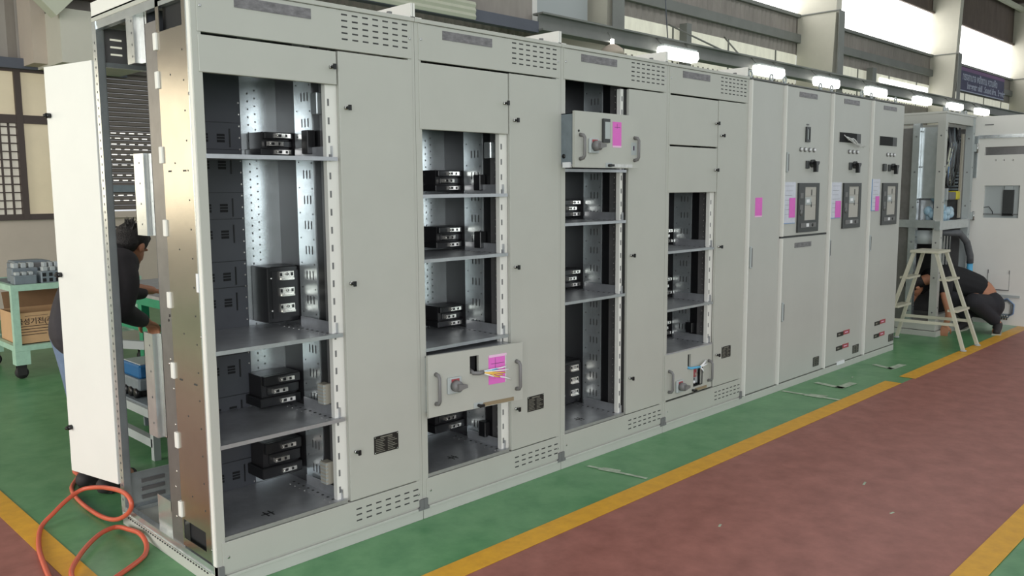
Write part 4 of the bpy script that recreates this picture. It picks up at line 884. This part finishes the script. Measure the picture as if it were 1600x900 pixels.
s = MB()
for k in range(12): s.bar((.84+.012*k, 2.06, .508+.006*(k % 3)), (2.1, 2.10+.11*k, .508+.006*(k % 3)), .03, .006, 'paper' if k % 3 else 'cream')
stuff(tag(s.build('sheet_strips', loc=(1.3, 2.6, .50)), 'loose pale sheet strips piled on the lower shelf of the green work table', 'sheet strips'))
# aluminium floor rack with tray, tool case and white bag
rk = thing('floor_rack', (.55, 2.0, 0), 'low grey aluminium rack between the first cabinet and the work table', 'rack')
s = MB()
for z in (.10, .27): s.bar((.50, 1.80, z), (.50, 2.6, z), .04, .05, 'elecl')
s.bar((.50, 1.95, .20), (.86, 1.90, .21), .03, .05, 'elec'); s.bar((.50, 2.3, .62), (.80, 1.9, .60), .03, .05, 'elecl'); s.bar((.47, 2.55, .30), (.85, 2.55, .30), .03, .04, 'elecl'); s.build('rack_rail', rk)
for x, y in ((.50, 1.80), (.50, 2.6), (.85, 1.80), (.85, 2.6)): MB().box(x-.02, x+.02, y-.02, y+.02, 0, .62 if x < .6 and y > 2 else .30, 'elecl').build('leg', rk)
MB().box(.50, .86, 1.80, 1.84, .26, .30, 'elecl').box(.50, .86, 1.8, 2.6, .295, .305, 'elec').build('rack_shelf', rk)
s = MB(); s.cbox(.545, .74, 2.1, 2.4, .42, .50, 'bluet', .01); s.box(.56, .725, 2.12, 2.38, .49, .505, 'elecl'); tag(s.build('blue_tray', loc=(.64, 2.25, .42)), 'blue tray standing on the grey tool case behind the first cabinet', 'tray')
s = MB(); s.cbox(.53, .76, 2.08, 2.42, .35, .42, 'elec', .01); s.cbox(.55, .72, 2.12, 2.38, .305, .35, 'rubber', .01)
for k in range(4): s.cyl((.52, 2.12+k*.08, .335), (.545, 2.12+k*.08, .335), .03, 'black', 12)
tag(s.build('tool_case', loc=(.64, 2.25, .305)), 'grey tool case with round black knobs on the low aluminium rack', 'case')
b = MB()
for p, r in (((.60, 1.90, .36), .055), ((.68, 1.93, .37), .06), ((.63, 1.97, .38), .06), ((.72, 1.9, .355), .05), ((.57, 1.95, .35), .045)): b.ball(p, r, r, r*.9, 'paper', 12, 8)
tag(remeshed(b, 'plastic_bag', None, .008, 2, loc=(.64, 1.93, .31)), 'crumpled white plastic bag on the low aluminium rack', 'bag')

# ================================================================== MINT GREEN CART
ct = thing('parts_cart', (.60, 4.70, 0), 'mint green steel parts cart on castors loaded with grey parts and a cardboard box', 'cart')
cx0, cx1, cy0, cy1 = .55, 1.60, 4.70, 5.55
s = MB(); s.box(cx0, cx1, cy0, cy0+.04, .735, .785, 'mint'); s.box(cx0, cx1, cy1-.04, cy1, .735, .785, 'mint'); s.box(cx0, cx0+.04, cy0+.04, cy1-.04, .735, .785, 'mint'); s.box(cx1-.04, cx1, cy0+.04, cy1-.04, .735, .785, 'mint'); s.box(cx0+.02, cx1-.02, cy0+.02, cy1-.02, .765, .778, 'elec'); s.build('cart_top', ct)
s = MB(); s.box(cx0, cx1, cy0, cy0+.04, .235, .28, 'mint'); s.box(cx0, cx1, cy1-.04, cy1, .235, .28, 'mint'); s.box(cx0, cx0+.04, cy0+.04, cy1-.04, .235, .28, 'mint'); s.box(cx1-.04, cx1, cy0+.04, cy1-.04, .235, .28, 'mint'); s.box(cx0+.02, cx1-.02, cy0+.02, cy1-.02, .255, .262, 'mint'); s.build('lower_shelf', ct)
for x in (cx0, cx1-.055):
    for y in (cy0, cy1-.055):
        MB().box(x+.001, x+.054, y+.001, y+.054, .28, .735, 'mint').build('post', ct)
        k = MB(); k.box(x-.0, x+.11, y, y+.10, .12, .234, 'mint'); k.box(x+.015, x+.085, y+.03, y+.035, .03, .13, 'rubber'); k.box(x+.015, x+.085, y+.075, y+.08, .03, .13, 'rubber'); k.cyl((x+.05, y+.038, .05), (x+.05, y+.072, .05), .05, 'rubber', 18); k.build('castor', ct)
bx = thing('cardboard_box', (.82, 4.95, .263), 'open brown cardboard box with printed lettering on the lower shelf of the mint cart', 'box')
s = MB(); xa, xb, ya, yb, za, zb = .605, 1.22, 4.86, 5.30, .264, .53
s.box(xa, xb, ya, ya+.006, za, zb, 'card'); s.box(xa, xb, yb-.006, yb, za, zb, 'card'); s.box(xa, xa+.006, ya, yb, za, zb, 'card'); s.box(xb-.006, xb, ya, yb, za, zb, 'card'); s.box(xa, xb, ya, yb, za, za+.006, 'cardd'); s.build('box_body', bx)
MB().bar((.93, yb, zb), (.93, yb+.06, zb+.14), .58, .005, 'cardd').build('box_flap', bx); MB().bar((xb, 5.08, zb), (xb+.1, 5.08, zb+.12), .42, .005, 'cardd').build('box_flap', bx)
text_mesh('printed_lettering', '금성기전(주)', .058, 'cprint', TF(.612, ya-.001, .435), bx, bold=.001)
s = MB()
for k in range(4): s.box(.625, .90-.02*k, ya-.001, ya, .412-.024*k, .418-.024*k, 'cprint')
s.box(.68, .86, ya-.001, ya, .50, .503, 'cprint'); s.build('printed_lines', bx)
def module(x, y, z, w, d, h, n, label, cols=(('elec', 'hole'),)):
    s = MB(); s.cbox(x, x+w, y, y+d, z, z+h, 'elec', .006)
    for k in range(n):
        for j in range(2): s.box(x+w*(k+.2)/n, x+w*(k+.75)/n, y-.002, y+.002, z+h*(.12+.45*j), z+h*(.42+.45*j), 'hole')
    for k in range(3): s.cbox(x+w*(.1+.3*k), x+w*(.3+.3*k), y+d*.2, y+d*.7, z+h, z+h*1.35, 'elecl', .004)
    tag(s.build('switch_module', loc=(x+w/2, y+d/2, z)), label, 'electrical part')
module(.80, 4.76, .779, .20, .12, .10, 4, 'grey module with two rows of dark square openings at the front of the mint cart')
module(.60, 4.775, .7795, .17, .12, .075, 0, 'plain light grey part on the near left corner of the mint cart')
module(.64, 4.98, .779, .20, .16, .12, 0, 'taller grey part with pale caps behind the plain part on the mint cart')
module(.86, 4.93, .779, .15, .12, .12, 0, 'grey part with pale caps beside the blue box on the mint cart')
b = MB(); random.seed(11)
for k in range(12): b.cbox(.70+random.random()*.25, .80+random.random()*.25, 5.18+random.random()*.1, 5.36+random.random()*.1, .78, .86+random.random()*.09, random.choice(['elec', 'capg', 'elecl']), .006)
stuff(tag(b.build('loose_parts', loc=(.9, 5.2, .779)), 'heap of mixed grey parts at the back of the mint cart', 'parts'))
s = MB(); s.cbox(1.02, 1.26, 4.86, 5.06, .779, .905, 'blue', .008); s.box(1.04, 1.24, 4.88, 5.04, .895, .906, 'blue'); s.box(1.05, 1.2, 4.858, 4.861, .80, .84, 'bluet'); tag(s.build('blue_box', loc=(1.14, 4.96, .779)), 'bright blue plastic box on the mint cart', 'box')
s = MB(); s.box(1.02, 1.3, 4.75, 4.85, .779, .80, 'capg'); s.cyl((1.05, 4.78, .80), (1.2, 4.8, .80), .018, 'elec'); tag(s.build('metal_bracket', loc=(1.15, 4.8, .779)), 'flat dark metal bracket lying in front of the blue box', 'metal part')

# ================================================================== HOSE
hp = [(.30, 1.95, .30), (.22, 1.98, .10), (.10, 1.93, .015), (.075, 1.80, .012), (-.016, 1.62, .012), (-.05, 1.40, .012), (-.055, 1.18, .014), (-.045, 1.04, .02), (-.035, .93, .045), (-.03, .813, .104), (-.03, .765, .154), (-.03, .79, .186), (-.03, .88, .19), (-.03, 1.035, .165), (-.02, 1.20, .125), (-.06, 1.30, .10), (-.13, 1.29, .075), (-.215, 1.23, .045), (-.29, 1.17, .012), (-.365, .94, .012), (-.41, .70, .012), (-.435, .52, .012), (-.44, .38, .012), (-.41, .33, .014), (-.385, .40, .02), (-.36, .54, .028), (-.285, .675, .03), (-.195, .795, .03), (-.118, .87, .028), (-.05, .90, .02), (-.028, .80, .029), (-.025, .70, .04), (-.028, .63, .022), (-.055, .56, .012), (-.10, .50, .012), (-.21, .42, .012), (-.40, .30, .012), (-.62, .18, .012)]
o, r = curve(hp, [.0105]*len(hp), 8); tag(MB().tube(o, r, 'hose', 12).build('air_hose', loc=(-.2, .9, 0)), 'orange red hose coiled loosely on the floor by the first cabinet', 'hose')
